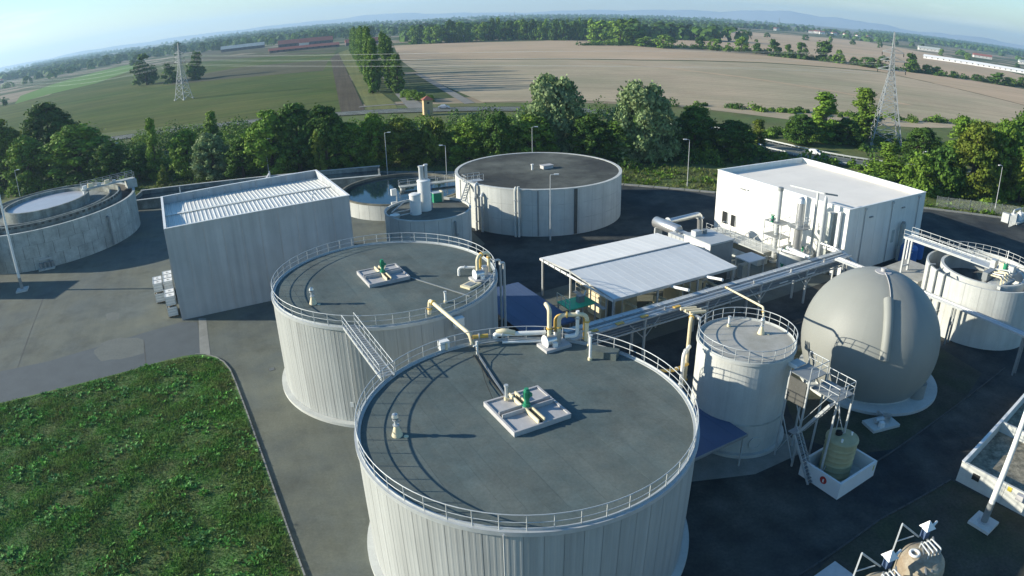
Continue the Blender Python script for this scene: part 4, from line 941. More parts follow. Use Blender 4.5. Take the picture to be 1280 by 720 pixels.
# raised walkway along the hall
t = thing('hall_walkway', 'raised concrete walkway with bent handrails along the white hall', 'walkway', UV(57.6, 29.5), ROT)
MB().bx(0, 3.4, 0, 12.5, 0, 1.2).build('ramp_block', M['concrete_old'], t); MB().bx(-.15, 3.4, -.05, 12.6, 1.2, 1.35).build('deck', M['concrete'], t)
for k in range(3): rail_line(t, (-.05, .4 + k * 4.2, 1.35), (-.05, 4.0 + k * 4.2, 1.35), 3, 1.2)
for k in range(3): MB().tube(fillet([(1.2, .6 + 3.8 * k, 1.35), (1.2, .6 + 3.8 * k, 3.1), (1.2, 2.2 + 3.8 * k, 3.4), (1.2, 3.4 + 3.8 * k, 2.4), (1.2, 3.4 + 3.8 * k, 1.35)], .25), .06, 6).build('bent_handrail', M['galv'], t)
t = thing('planter_trough', 'dark planted trough below the hall walkway', 'trough', UV(55.2, 28.5), ROT)
MB().bx(0, 2.2, 0, 13, 0, 1.2).build('trough_wall', M['concrete_old'], t); MB().bx(.2, 2.0, .2, 12.8, 1.2, 1.26).build('soil', M['soil'], t)

# ------------------------------------------------------------------ duct and machinery behind the canopy
t = thing('exhaust_silencer', 'fat shiny horizontal exhaust silencer behind the canopy', 'silencer', UV(46.6, 36.6, 3.6), ROT)
MB().tube([(0, 0, .9), (0, .25, .9), (0, 5.2, .9), (0, 5.5, .9)], [.7, .85, .85, .6], 18).build('silencer_drum', M['steel'], t)
for y in (.8, 4.6): MB().bx(-.7, .7, y - .12, y + .12, -3.6, .2).build('cradle', M['galv'], t)
pipe('exhaust_duct', 'round exhaust duct turning down beside the white hall', [(47.4, 40.6, 4.6), (55.2, 41.2, 4.6), (55.4, 41.2, 1.8)], .45, 'steel', fr=.9, n=14)
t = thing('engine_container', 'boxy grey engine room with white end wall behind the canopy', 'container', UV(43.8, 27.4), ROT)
MB().bx(0, 4.4, 0, 5.1, .01, 5.6).build('body', M['roof_sheet_pale'], t); MB().bx(.06, 4.34, -.06, -.004, .1, 5.5).build('front_shade', M['galv_dark'], t); MB().bx(-.12, 4.52, -.12, 5.22, 5.6, 5.76).build('roof_plate', M['galv'], t)  # dark front panel stands in for the shade on that wall
MB().bx(1.2, 3.6, -.12, -.065, .1, 2.6).build('door', M['concrete_dark'], t); MB().box(1.0, 3.8, 6.1, 1.2, .9, .7).build('roof_unit', M['galv'], t); MB().cyl(2.6, 3.9, 5.76, 6.3, .4, 12).build('roof_fan', M['galv_dark'], t)
t = thing('radiator_bank', 'row of dry coolers with slatted sides behind the canopy', 'cooler', UV(44.6, 33.4), ROT)
for k in range(4):
    MB().bx(.0, 2.6, k * .85 + .03, k * .85 + .80, 3.2, 4.6).build('cooler_module', M['galv'], t); MB().cyl(1.3, k * .85 + .42, 4.6, 4.75, .36, 12).build('fan_ring', M['galv_dark'], t)
for x in (.1, 2.5):
    for y in (.1, 3.2): MB().bx(x - .07, x + .07, y - .07, y + .07, 0, 3.2).build('leg', M['galv'], t)
t = thing('control_shelter', 'small grey shelter with posts beside the engine room', 'shelter', UV(48.8, 24.6), ROT)
MB().bx(0, 3.4, 0, 2.8, 3.0, 3.15).build('roof', M['roof_sheet'], t)
for x in (.15, 3.2):
    for y in (.15, 2.6): MB().bx(x - .07, x + .07, y - .07, y + .07, 0, 3.0).build('post', M['galv'], t)
MB().bx(.5, 2.2, 1.6, 2.5, 0, 2.0).build('cabinet', M['concrete_old'], t)

# ------------------------------------------------------------------ canopy (two roof pitches of sheets)
CU0, CU1, CV0, CVR, CV1 = 22.9, 42.0, 20.9, 29.6, 36.2
t = thing('machine_canopy', 'wide pale sheet metal canopy roof over pumps and pipes', 'canopy', UV(0, 0), ROT)
zE, zR = 5.15, 5.6
n = 17; w = (CU1 - CU0) / n
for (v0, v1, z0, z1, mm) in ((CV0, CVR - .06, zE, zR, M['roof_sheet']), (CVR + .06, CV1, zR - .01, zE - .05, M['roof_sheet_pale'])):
    mb = MB()
    for (xa, da_), (xb, db_) in zip([(.001, 0), (w * .90, 0), (w * .93, .010), (w * .97, .010)], [(w * .90, 0), (w * .93, .010), (w * .97, .010), (w - .001, 0)]):
        mb.add([(xa, v0, z0 + da_), (xb, v0, z0 + db_), (xb, v1, z1 + db_), (xa, v1, z1 + da_)], [(0, 1, 2, 3)])
        mb.add([(xa, v0, z0 - .05), (xb, v0, z0 - .05), (xb, v1, z1 - .05), (xa, v1, z1 - .05)], [(3, 2, 1, 0)])
    me = mb.mesh('roof_sheet', mm)
    for k in range(n): put('roof_sheet', me, t, (CU0 + k * w, 0, 0))
MB().bx(CU0, CU1, CVR - .12, CVR + .12, zR - .0, zR + .10).build('ridge_gutter', M['galv_dark'], t)
MB().bx(CU0 - .1, CU0 - .0, CV0, CV1, zE - .32, zE - .07).build('edge_beam', M['white'], t); MB().bx(CU1, CU1 + .1, CV0, CV1, zE - .32, zE - .07).build('edge_beam', M['white'], t)
MB().bx(CU0, CU1, CV0 - .12, CV0 - .02, zE - .30, zE + .02).build('gutter', M['galv'], t)
for k in range(5): MB().bx(CU0 - .16, CU0 - .11, CV1 - 1.0 - k * 1.3, CV1 - .9 - k * 1.3, zE - .4, zE + .1).build('rail_bracket', M['galv_dark'], t)
for u in (CU0 + .2, CU0 + 6.5, CU0 + 12.8, CU1 - .2):
    for v in (CV0 + .25, CVR, CV1 - .25): MB().bx(u - .1, u + .1, v - .1, v + .1, 0, zE - .3 if v != CVR else zR - .1).build('post', M['galv'], t)
    for a, b in (((u, CV0, zE - .25), (u, CVR, zR - .2)), ((u, CVR, zR - .2), (u, CV1, zE - .25))): MB().bar(a, b, .12, .22).build('rafter', M['galv'], t)
# machinery below it
for k, (u, v, lab) in enumerate(((26.0, 23.4, 'pump set nearest the corner under the canopy'), (30.2, 23.0, 'second pump set under the canopy edge'), (34.6, 23.2, 'pump set below the middle of the canopy edge'), (38.4, 23.0, 'pump set at the far end of the canopy edge'))):
    p = thing('pump_set', lab, 'pump', UV(u, v), ROT, 'pump sets under the canopy')
    MB().bx(-1.2, 1.2, -.6, .6, 0, .3).build('plinth', M['concrete'], p); MB().tube([(-.9, 0, .8), (0, 0, .8)], .35, 12).build('motor', M['green'] if k % 2 else M['galv'], p)
    MB().tube([(0, 0, .8), (.5, 0, .8)], .5, 14).build('casing', M['galv_dark'], p); MB().tube(fillet([(.4, 0, 1.1), (.4, 0, 3.2), (.4, -2.2, 3.2)], .3), .16, 10).build('discharge_pipe', M['cream'], p)
for k, (u, lab) in enumerate(((27.2, 'cream manifold pipes under the near end of the canopy'), (29.0, 'second bank of cream manifold pipes under the canopy'), (36.0, 'white manifold pipes under the far half of the canopy'))):
    p = thing('pipe_manifold', lab, 'pipes', UV(u, 21.4), ROT)
    for j in range(4): MB().tube(fillet([(j * .42, 0, .05), (j * .42, 0, 2.9 + .1 * j), (j * .42, -2.6, 3.4)], .3), .13, 10).build('pipe', M['cream'] if k < 2 else M['white'], p)
    MB().tube([(-.4, .1, 1.4), (1.8, .1, 1.4)], .2, 10).build('header', M['white'], p)
for (u0, u1, v_, h_, lab) in ((25.2, 30.6, 26.2, 3.9, 'pale equipment cabin under the near end of the canopy'), (35.4, 39.6, 24.2, 4.2, 'pale equipment cabin under the far end of the canopy')):
    p = thing('equipment_cabin', lab, 'cabin', UV(u0, v_), ROT)
    MB().bx(0, u1 - u0, 0, 2.6, .01, h_).build('body', M['cream'], p); MB().bx(-.1, u1 - u0 + .1, -.1, 2.7, h_, h_ + .1).build('roof', M['hatch'], p); MB().bx(1.0, 2.0, -.05, -.005, .1, 2.2).build('door', M['galv_dark'], p)
    for k in range(3): MB().tube(fillet([(.5 + 1.2 * k, -.35, .05), (.5 + 1.2 * k, -.35, 3.3), (.5 + 1.2 * k, -1.6, 3.5)], .3), .12, 8).build('wall_pipe', M['white'], p)
t = thing('filter_vessel', 'white upright vessel half hidden under the canopy edge', 'vessel', UV(39.2, 25.8), ROT)
MB().lathe([(0, .2), (1.2, .3), (1.3, .8), (1.3, 3.0), (1.0, 3.6), (0, 3.9)], 20).build('shell', M['white'], t)
for k in range(3): MB().bx(1.1 * math.cos(k * 2.1) - .08, 1.1 * math.cos(k * 2.1) + .08, 1.1 * math.sin(k * 2.1) - .08, 1.1 * math.sin(k * 2.1) + .08, 0, .8).build('leg', M['galv'], t)
pipe('canopy_pipe', 'pale pipe sticking out from under the canopy toward the rack', [(31.5, 25.0, 3.9), (31.2, 18.0, 5.4)], .17, 'white')
pipe('canopy_pipe', 'second pale pipe from the canopy to the rack', [(36.9, 24.4, 4.1), (36.6, 18.0, 5.5)], .17, 'white')
t = thing('valve_manifold', 'pale valve block where pipes leave the pipe rack', 'valves', UV(22.6, 8.5, 7.9), ROT)
for k in range(3): MB().tube([(.1 * k, 1.6 - .55 * k, .35), (1.5 + .1 * k, 1.0 - .55 * k, .35)], .16, 10).build('valve_pipe', M['cream'], t)
MB().bx(.4, .7, -.6, 1.6, .0, .2).build('support', M['galv'], t)
# green platform with rails
t = thing('green_platform', 'bright green railed platform by the canopy corner', 'platform', UV(19.3, 24.0, 1.15), ROT)
MB().bx(0, 3.6, 0, 2.6, 2.3, 2.42).build('deck', M['green_deck'], t)
for x in (.1, 3.5):
    for y in (.1, 2.5): MB().bx(x - .07, x + .07, y - .07, y + .07, -1.15, 2.3).build('post', M['galv'], t)
rail_line(t, (.0, 0, 2.42), (.0, 2.6, 2.42), 3, 1.1, mat_='cream'); rail_line(t, (3.6, -1.8, 2.42), (3.6, 4.2, 2.42), 6, 1.1, mat_='cream'); MB().bx(3.2, 3.7, -1.8, 4.2, 2.3, 2.4).build('side_gangway', M['galv'], t)
MB().bx(1.8, 2.6, .9, 1.5, 2.42, 3.2).build('control_box', M['galv_dark'], t); MB().tube([(3.0, 1.8, 2.42), (3.4, 1.8, 3.3)], .1, 8).build('lever_post', M['white'], t)

# ------------------------------------------------------------------ two grey lean-to roofs, the blue of shade painted into the sheets
t = thing('shade_blue_shelter', 'flat grey sheet roof tinted shade blue between the two big tanks and the canopy', 'shelter', UV(12.6, 22.4), ROT, 'flat shelters tinted shade blue')
n = 6; w = 6.4 / n
for k in range(n): MB().bx(k * w + .004, (k + 1) * w - .004, 0, 12.6, 3.0, 3.06 + .012 * (k % 2)).build('roof_sheet', M['blue_grey_shade'], t)
for x in (.2, 6.2):
    for y in (.2, 6.3, 12.4): MB().bx(x - .07, x + .07, y - .07, y + .07, 0, 3.0).build('post', M['galv_dark'], t)
MB().bx(-.06, 6.46, -.08, -.0, 2.86, 3.08).build('fascia', M['blue_grey_shade'], t)
t = thing('shade_blue_shelter', 'flat grey sheet roof tinted shade blue between the nearest tank and the small tank', 'shelter', UV(11.9, -3.35), ROT, 'flat shelters tinted shade blue')
for k in range(6): MB().bx(k * 1.12 + .004, (k + 1) * 1.12 - .004, 0, 5.6, 3.25, 3.31 + .012 * (k % 2)).build('roof_sheet', M['blue_grey_shade'], t)
for x in (6.55,):
    for y in (.2, 5.4): MB().bx(x - .06, x + .06, y - .06, y + .06, 0, 3.25).build('post', M['galv'], t)
for y in (.2, 5.4): MB().bx(.6, .72, y - .06, y + .06, 0, 3.25).build('post', M['galv'], t)
MB().bx(0, 6.72, -.09, -.01, 3.1, 3.33).build('fascia', M['galv_dark'], t)

# ------------------------------------------------------------------ pipe rack
t = thing('pipe_rack', 'long steel pipe rack crossing from the nearest tank to the white hall', 'pipe rack', UV(14.4, 15.9), ROT)
L_ = 45.6
for u in range(0, 46, 9):
    for v in (.15, 2.15): MB().bx(u - .11, u + .11, v - .11, v + .11, 0, 4.5).build('column', M['galv'], t)
    for z in (3.5, 4.5): MB().bx(u - .09, u + .09, -.05, 2.35, z - .1, z + .1).build('cross_beam', M['galv'], t)
    if u < 45:
        MB().bar((u, .15, 2.4), (u + 2.0, .15, 4.4), .08).build('knee_brace', M['galv'], t); MB().bar((u + 9, .15, 2.4), (u + 7, .15, 4.4), .08).build('knee_brace', M['galv'], t)
for v in (.02, 2.28):
    for z in (3.65, 4.7): MB().bx(-.4, L_ + .3, v - .06, v + .06, z - .09, z + .09).build('long_beam', M['galv'], t)
for k, (v, r, m_) in enumerate(((.30, .10, 'galv'), (.55, .09, 'steel'), (.85, .14, 'galv'), (1.15, .08, 'steel'), (1.42, .08, 'galv_dark'))):
    MB().tube([(-.2, v, 4.62 + r), (L_, v, 4.62 + r)], r, 8).build('pipe', M[m_], t)
for k in range(19):
    MB().bx(.2 + k * 2.4, 2.5 + k * 2.4, 1.62, 2.16, 4.62, 4.80).build('cable_tray_lid', M['galv'], t)
for k, (v, r) in enumerate(((.4, .12), (.8, .16), (1.3, .1), (1.8, .14))):
    MB().tube([(0, v, 3.62 + r), (L_, v, 3.62 + r)], r, 8).build('pipe', M['galv_dark'], t)
for k, u in enumerate((2.6, 5.8, 9.0, 13.5)): MB().bx(u - .45, u + .45, .1, .5, 4.85, 4.95).build('pipe_clamp', M['yellow'], t)
for k, u in enumerate((17.0, 22.5, 31.0, 36.5)): MB().box(u, -.12, 4.1, 1.6, .06, .14).build('tag_plate', M['white'], t)
for k, u in enumerate((12.0, 26.0, 33.0, 40.0)): MB().cyl(u, .5, 4.8, 5.2, .13, 10).build('vent_stub', M['steel'], t)
t = thing('side_rack', 'narrow pipe rack running past the gas sphere to the open round basin', 'pipe rack', UV(56.3, 15.6, .85), ROT)
for v in (-1.0, -10.0, -17.6, -27.0): 
    for u in (.1, 1.0): MB().bx(u - .1, u + .1, v - .1, v + .1, -.85, 3.9).build('column', M['galv_dark'], t)
    MB().bx(0, 1.15, v - .09, v + .09, 3.8, 3.98).build('cross_beam', M['galv'], t)
MB().bar((.1, -17.6, 1.0), (1.0, -17.6, 2.6), .06).bar((.1, -17.6, 2.6), (1.0, -17.6, 1.0), .06).build('brace', M['galv_dark'], t)
for u in (-.02, 1.14): MB().bx(u - .05, u + .05, -30, .4, 3.98, 4.2).build('long_beam', M['galv'], t)
for k, (u, r, m_) in enumerate(((.2, .12, 'steel'), (.5, .13, 'galv'), (.85, .12, 'steel'))): MB().tube([(u, .4, 4.0 + r), (u, -30, 4.0 + r)], r, 8).build('pipe', M[m_], t)
MB().bx(.1, .75, -12.6, -11.4, 4.26, 4.36).build('pipe_clamp', M['yellow'], t); MB().bx(.1, .75, -10.9, -10.1, 4.26, 4.38).build('pipe_clamp', M['black'], t)
t = thing('pump_bunker', 'low flat concrete slab roof behind the gas sphere', 'slab', UV(64.9, 7.6), ROT)
MB().bx(0, 6.8, 0, 5.6, 0, 2.7).build('wall', M['concrete'], t); MB().bx(-.25, 7.05, -.25, 5.85, 2.7, 2.95).build('roof_slab', M['deck_pale'], t)
t = thing('portal_frame', 'white square pipe frame over steps by the round basin', 'frame', UV(71.6, 13.4, 0), ROT)
MB().tube(fillet([(0, 0, 0), (0, 0, 5.8), (4.0, 1.6, 5.8), (4.0, 1.6, 0)], .3), .14, 8).build('frame_tube', M['white'], t)
for k in range(4): MB().box(2.6, 1.0, 3.0 + k * .45, 2.2, .08, .08).build('rung', M['galv'], t)
# ------------------------------------------------------------------ far covered tank of upright panels
C3 = (5.1, 119.0); R3 = 14.7; H3 = 7.7
t = thing('covered_tank', 'wide low concrete tank with dark stained roof near the trees', 'storage tank', (C3[0], C3[1], 0), ROT)
NP = 36; a = 2 * math.pi / NP
def curved_panel(rad, half, z0, z1, m_, n=4, name='wall_panel', gap=.03):
    mb = MB(); g = gap / rad
    for k in range(n):
        a0 = -half + g + (2 * half - 2 * g) * k / n; a1 = -half + g + (2 * half - 2 * g) * (k + 1) / n
        P = [(rad * math.cos(q), rad * math.sin(q)) for q in (a0, a1)]
        mb.add([(*P[0], z0), (*P[1], z0), (*P[1], z1), (*P[0], z1)], [(0, 1, 2, 3)])
        Q = [((rad - .25) * math.cos(q), (rad - .25) * math.sin(q)) for q in (a0, a1)]
        mb.add([(*P[0], z1), (*P[1], z1), (*Q[1], z1), (*Q[0], z1)], [(0, 1, 2, 3)])
    return mb.mesh(name, m_)
pm = curved_panel(R3, a / 2, 0.0, H3, M['concrete'], gap=.012)
for k in range(NP): put('wall_panel', pm, t, (0, 0, 0), a * k)
MB().cyl(0, 0, .01, H3 - .12, R3 - .05, 72).build('tank_wall', M['concrete_dark'], t)
MB().lathe([(R3 - .5, H3 - .1), (R3 - .5, H3 + .06), (R3 + .06, H3 + .06), (R3 + .06, H3 - .12)], 96).build('rim', M['concrete'], t)
for zz in (2.6, 5.2): MB().lathe([(R3 + .004, zz), (R3 + .02, zz), (R3 + .02, zz + .05), (R3 + .004, zz + .05)], 96).build('pour_line', M['concrete_old'], t)
strip_deck(t, R3 - .52, H3, 1.3, M['deck_dark'])
for k, ang in enumerate((-2.72, -1.62, -1.2)): 
    q = ang - ROT; MB().box((R3 + .04) * math.cos(q), (R3 + .04) * math.sin(q), H3 / 2, .12, .55 if k == 2 else .2, H3 - .2, q).build('wall_dark_strip' if k == 2 else 'downpipe', M['concrete_dark'] if k == 2 else M['galv_dark'], t)  # two downpipes and one dark upright strip on the wall
th = thing('roof_hatch', 'small pale hatch box in the middle of the far dark tank roof', 'hatch', (6.6, 119.6, H3), ROT); MB().bx(-1.0, 1.0, -.6, .6, 0, .55).build('hatch_box', M['hatch'], th); MB().bx(-1.08, 1.08, -.68, .68, .55, .63).build('hatch_lid', M['hatch'], th)
th = thing('roof_vent', 'little white vent beside the hatch on the far dark tank roof', 'vent', (4.0, 118.4, H3), ROT); MB().cyl(0, 0, 0, .9, .16, 12).build('pipe', M['white'], th); MB().cyl(0, 0, .9, 1.05, .26, 12).build('cowl', M['white'], th)
for k, (ang, lab) in enumerate(((-2.36, 'first pale down pipe on the sunny side of the far covered tank'), (-2.27, 'second pale down pipe on the sunny side of the far covered tank'), (-1.86, 'double pale down pipe at the shadow edge of the far covered tank'))):
    x, y = C3[0] + (R3 + .4) * math.cos(ang), C3[1] + (R3 + .4) * math.sin(ang)
    p = thing('tank_downpipe', lab, 'pipe', (x, y, 0), ang)
    MB().tube(fillet([(0, 0, 0), (0, 0, H3 - (1.5 if k == 1 else 0)), (-.5, 0, H3 + .3 - (1.5 if k == 1 else 0))], .3), .22, 10).build('pipe', M['galv'] if k < 2 else M['concrete'], p)
    if k == 2: MB().tube([(0, .55, 0), (0, .55, H3 + .6)], .2, 10).build('pipe', M['concrete'], p)
    for z in (1.5, 4.0, 6.0): MB().bx(-.3, .26, -.26, .26, z, z + .1).build('pipe_clip', M['galv'], p)
p = thing('tank_stair', 'railed landing and steps at the rim of the far covered tank', 'stair', UV(27.4, 68.0), ROT)
MB().bx(0, 3.2, -1.0, .6, H3 - .1, H3).build('landing', M['galv'], p); rail_line(p, (0, -1, H3), (3.2, -1, H3), 3); rail_line(p, (0, .6, H3), (3.2, .6, H3), 3); rail_line(p, (0, -1, H3), (0, .6, H3), 2)
MB().bar((-.1, -1.2, H3 - .1), (-3.4, -4.0, 3.4), .1, .3).build('stringer', M['galv'], p); MB().bar((.7, -1.2, H3 - .1), (-2.6, -4.2, 3.4), .1, .3).build('stringer', M['galv'], p)
for k in range(12):
    f = (k + .5) / 12; MB().box(.3 - 3.3 * f, -1.2 - 2.9 * f, H3 - .1 - 4.2 * f, .9, .3, .04, .8).build('tread', M['galv'], p)
MB().bx(-4.2, -2.0, -5.2, -3.8, 3.3, 3.4).build('lower_landing', M['galv'], p)
for (x, y) in ((-4.1, -5.1), (-2.1, -5.1), (-4.1, -3.9), (3.1, -.9), (.1, -.9)): MB().bx(x - .06, x + .06, y - .06, y + .06, 0, 3.3 if x < -1 else H3 - .1).build('leg', M['galv'], p)
rail_line(p, (-4.2, -5.2, 3.4), (-2.0, -5.2, 3.4), 2)

# ------------------------------------------------------------------ small shaded round tank with two silos
C9 = (-12.7, 101.5); R9 = 6.65; H9 = 6.0
t = thing('mixing_tank', 'shaded round concrete tank topped by two white cylinders', 'storage tank', (C9[0], C9[1], 0), ROT)
NP = 20; pm = curved_panel(R9, math.pi / NP, 0, H9, M['concrete'], gap=.02)
for k in range(NP): put('wall_panel', pm, t, (0, 0, 0), 2 * math.pi * k / NP)
MB().cyl(0, 0, .01, H9 - .5, R9 - .05, 48).build('tank_wall', M['concrete_dark'], t)
MB().cyl(0, 0, H9 - .5, H9 - .35, R9 - .24, 48).build('deck', M['deck_dark'], t)
MB().lathe([(R9 - .24, H9 - .35), (R9 - .24, H9 + .004), (R9 + .05, H9 + .004), (R9 + .05, H9 - .2)], 64).build('rim', M['concrete'], t)
def silo(u, v, h, r, label):
    p = thing('silo_cylinder', label, 'silo', UV(u, v, H9 - .35), ROT)
    for zz in range(3): MB().cyl(0, 0, h * zz / 3 + (.02 if zz else 0), h * (zz + 1) / 3, r, 20).build('shell_ring', M['white'], p)
    MB().lathe([(r + .06, h), (r + .06, h + .12), (r - .1, h + .22), (0, h + .26)], 20).build('lid', M['white'], p)
    return p
p = silo(18.2, 62.6, 4.6, 1.0, 'taller white cylinder on the shaded round tank')
for k in range(6): MB().box(1.12, .0, .5 + k * .6, .1, .5, .06).build('ladder_rung', M['blue'], p)
for y in (-.27, .27): MB().bx(1.08, 1.14, y - .03, y + .03, 0, 4.6).build('ladder_rail', M['blue'], p)
silo(16.2, 61.4, 3.0, .86, 'shorter white cylinder on the shaded round tank')
for q, (du, dv, h, lab) in enumerate(((18.0, 62.9, 1.9, 'thicker grey chimney on top of the taller white cylinder'), (18.7, 62.7, 2.1, 'second slim chimney on top of the taller white cylinder'))):
    p = thing('chimney', lab, 'chimney', UV(du, dv, H9 + 4.5), ROT); MB().cyl(0, 0, 0, h, .38 if q == 0 else .26, 14).build('flue', M['galv'], p); MB().cyl(0, 0, h, h + .2, .46 if q == 0 else .34, 14).build('cap', M['galv'], p)
p = thing('tank_cover_frame', 'pale pipe frame lying on the roof of the shaded round tank', 'frame', UV(13.2, 60.8, H9 - .3), ROT)
MB().tube(fillet([(0, 0, .3), (3.4, 0.6, .3), (3.2, 2.4, .3), (-.2, 1.8, .3)], .2), .09, 8).build('frame_pipe', M['galv'], p); MB().cyl(-.5, .3, 0, .5, .75, 16).build('round_hatch', M['steel'], p); MB().bar((-.6, 1.4, .6), (2.8, 3.6, 1.6), .14).build('inclined_pipe', M['galv'], p)
p = thing('green_cabinet', 'green equipment cabinet behind the white cylinders', 'cabinet', UV(21.6, 66.0, H9 - .35), ROT)
MB().bx(-.7, .7, -.5, .5, .0, 1.5).build('cabinet', M['green'], p); MB().bx(.72, 1.0, -.5, .5, 0, 1.7).build('side_panel', M['cream'], p); MB().bx(-.75, .75, -.55, .55, 1.5, 1.58).build('roof', M['galv'], p)
pipe('wall_conduit', 'dark bent conduit on the wall of the shaded round tank', [(20.1, 55.7, 5.2), (20.1, 55.45, 5.2), (20.1, 55.45, 3.2), (20.5, 55.6, 3.2)], .16, 'galv_dark', flanges=False)

# ------------------------------------------------------------------ water basins
def basin(c, rad, h, n, label, wz, m_=None, wm='water', name='settling_basin'):
    t = thing(name, label, 'basin', (c[0], c[1], 0), ROT)
    pm = curved_panel(rad, math.pi / n, 0, h - .2, m_ or M['concrete_old'], gap=.02)
    for k in range(n): put('wall_panel', pm, t, (0, 0, 0), 2 * math.pi * k / n)
    MB().lathe([(rad - .1, .02), (rad - .1, h - .3)], 72).build('core_wall', M['concrete_dark'], t)
    MB().lathe([(rad - .38, wz - .6), (rad - .38, h), (rad + .06, h), (rad + .06, h - .24), (rad, h - .24)], 96).build('rim', M['basin_wall'], t)
    if wm: MB().cyl(0, 0, wz - .05, wz, rad - .36, 64).build('water_surface', M[wm], t)
    return t
t = basin((-20.5, 127.0), 12.0, 3.0, 32, 'open round settling basin with dark reflecting water and a bridge', 2.5, M['concrete'])
b = thing('scraper_bridge', 'railed scraper bridge across the reflecting basin', 'bridge', (-20.5, 127.0, 0), .35)
MB().bx(-.6, 12.3, -.75, .75, 3.05, 3.25).build('deck', M['concrete_old'], b); rail_line(b, (-.6, -.7, 3.25), (12.3, -.7, 3.25), 7); rail_line(b, (-.6, .7, 3.25), (12.3, .7, 3.25), 7)
MB().cyl(0, 0, .2, 3.05, .5, 16).build('centre_column', M['concrete'], b); MB().bx(10.8, 12.6, -1.0, 1.0, 3.25, 4.3).build('drive_housing', M['galv'], b)
l = thing('basin_lamp', 'lamp with siren on a short mast at the reflecting basin', 'lamp', UV(17.6, 74.0), ROT)
MB().cyl(0, 0, 0, 6.6, .10, 10).build('mast', M['galv'], l); MB().box(-.5, 0, 6.2, .9, .5, 1.1).build('lamp_box', M['white'], l); MB().box(-.5, .0, 4.2, 1.0, .6, .6).build('lamp_head', M['galv'], l); MB().bar((0, 0, 6.4), (-.5, 0, 6.4), .1).build('arm', M['galv'], l)
t = thing('dark_trough', 'long dark concrete trough behind the grey building', 'basin', (-56.0, 141.5, 0), .194)
for q in ((-28, 28, -5.0, -4.6), (-28, 28, 4.6, 5.0), (-28, -27.6, -4.6, 4.6), (27.6, 28, -4.6, 4.6)): MB().bx(*q, 0, 2.0).build('wall', M['ring_wall'], t)
for q in ((-5.1, -4.5), (4.5, 5.1)): MB().bx(-28.1, 28.1, *q, 2.0, 2.12).build('rim', M['concrete'], t)
MB().bx(-27.6, 27.6, -4.6, 4.6, 1.0, 1.1).build('water_surface', M['water'], t)
MB().bx(2.6, 3.0, -5.2, 5.2, 2.12, 2.7).build('cross_beam', M['white'], t)

# ------------------------------------------------------------------ big clarifier at the west edge
C7 = (-90.0, 112.4)
t = thing('stepped_clarifier', 'big weathered round clarifier in stepped rings with pale liquid', 'clarifier', (C7[0], C7[1], 0), ROT)
NP = 40; 
for lev in range(3):
    z0, z1 = lev * 2.25, (lev + 1) * 2.25 - .02
    pm = curved_panel(18.1, math.pi / NP, z0, z1, M['concrete_old'], gap=.03)
    for k in range(NP): put('wall_panel', pm, t, (0, 0, 0), 2 * math.pi * (k + .5 * (lev % 2)) / NP)
MB().lathe([(18.0, .02), (18.0, 6.8), (17.6, 6.8), (17.6, 5.5), (15.0, 5.4)], 96).build('outer_channel', M['concrete_dark'], t)
MB().lathe([(17.65, 6.5), (17.65, 7.02), (18.18, 7.02), (18.18, 6.74), (18.1, 6.74)], 96).build('outer_rim', M['concrete_old'], t)
MB().lathe([(15.4, 5.4), (15.4, 7.1), (15.2, 7.1), (15.2, 7.7), (14.9, 7.7), (14.9, 6.6), (8.9, 6.5)], 96).build('middle_ring', M['ring_wall'], t)
MB().cyl(0, 0, 6.45, 6.5, 14.9, 72).build('channel_water', M['water'], t)
no = MB().box(15.3, 0, 7.4, .14, .55, .3).mesh('weir_notch', M['concrete_dark'])
for k in range(72): put('weir_notch', no, t, (0, 0, 0), 2 * math.pi * k / 72)
MB().lathe([(13.3, 6.4), (13.3, 7.55), (13.0, 7.55), (13.0, 6.4)], 96).build('inner_weir', M['ring_wall'], t)
MB().lathe([(8.9, 6.4), (8.9, 8.4), (8.45, 8.4), (8.45, 7.0)], 72).build('stilling_drum', M['ring_wall'], t)
MB().cyl(0, 0, 7.0, 7.75, 8.44, 64).build('pale_liquid', M['sludge'], t)
b = thing('clarifier_bridge', 'railed footbridge with machinery on the stepped clarifier', 'bridge', (C7[0], C7[1], 0), .72)
MB().bx(7.5, 18.6, -1.0, 1.0, 8.5, 8.7).build('deck', M['concrete_old'], b); rail_line(b, (7.6, 1.0, 8.7), (18.6, 1.0, 8.7), 7, 1.3); rail_line(b, (7.6, -1.0, 8.7), (18.6, -1.0, 8.7), 7, 1.3)
MB().bx(16.8, 18.9, -1.4, 1.4, 6.9, 8.5).build('bridge_end_block', M['concrete_old'], b)
for k, (x, y, s) in enumerate(((9.5, .2, .8), (11.2, -.3, .6), (13.0, .1, .7), (14.4, -.2, .5))): MB().box(x, y, 8.7 + s / 2, s * 1.4, s, s).build('drive_box', M['galv'] if k % 2 else M['cream'], b)
MB().cyl(8.2, 0, 6.9, 9.3, .5, 14).build('centre_drive', M['white'], b)
t = thing('valve_chamber', 'small dark valve cluster at the foot of the stepped clarifier', 'valves', (-80.2, 96.2, 0), .5)
MB().bx(-1.5, 1.5, -.6, .6, 0, .3).build('plinth', M['concrete_old'], t)
for x in (-1.0, -.2, .6, 1.2): MB().cyl(x, 0, .3, 1.3, .28, 12).build('valve', M['galv_dark'], t)
MB().bx(-1.2, 1.2, .5, .6, 1.6, 1.9).build('nameplate', M['galv'], t)
pipe('clarifier_pipe', 'dark pipe loop on the end wall of the stepped clarifier', [(-31.5, 96.0, 5.6), (-31.1, 95.6, 5.6), (-31.1, 95.6, .3)], .18, 'galv_dark', flanges=False)
t = thing('boundary_shed', 'low grey store building west of the yard pole', 'building', (-104.5, 83.9, 0), -.02)
for k in range(8): MB().bx(k * 2.0, k * 2.0 + 1.97, 0, 7.0, 0, 6.2).build('wall_bay', M['panel'], t)
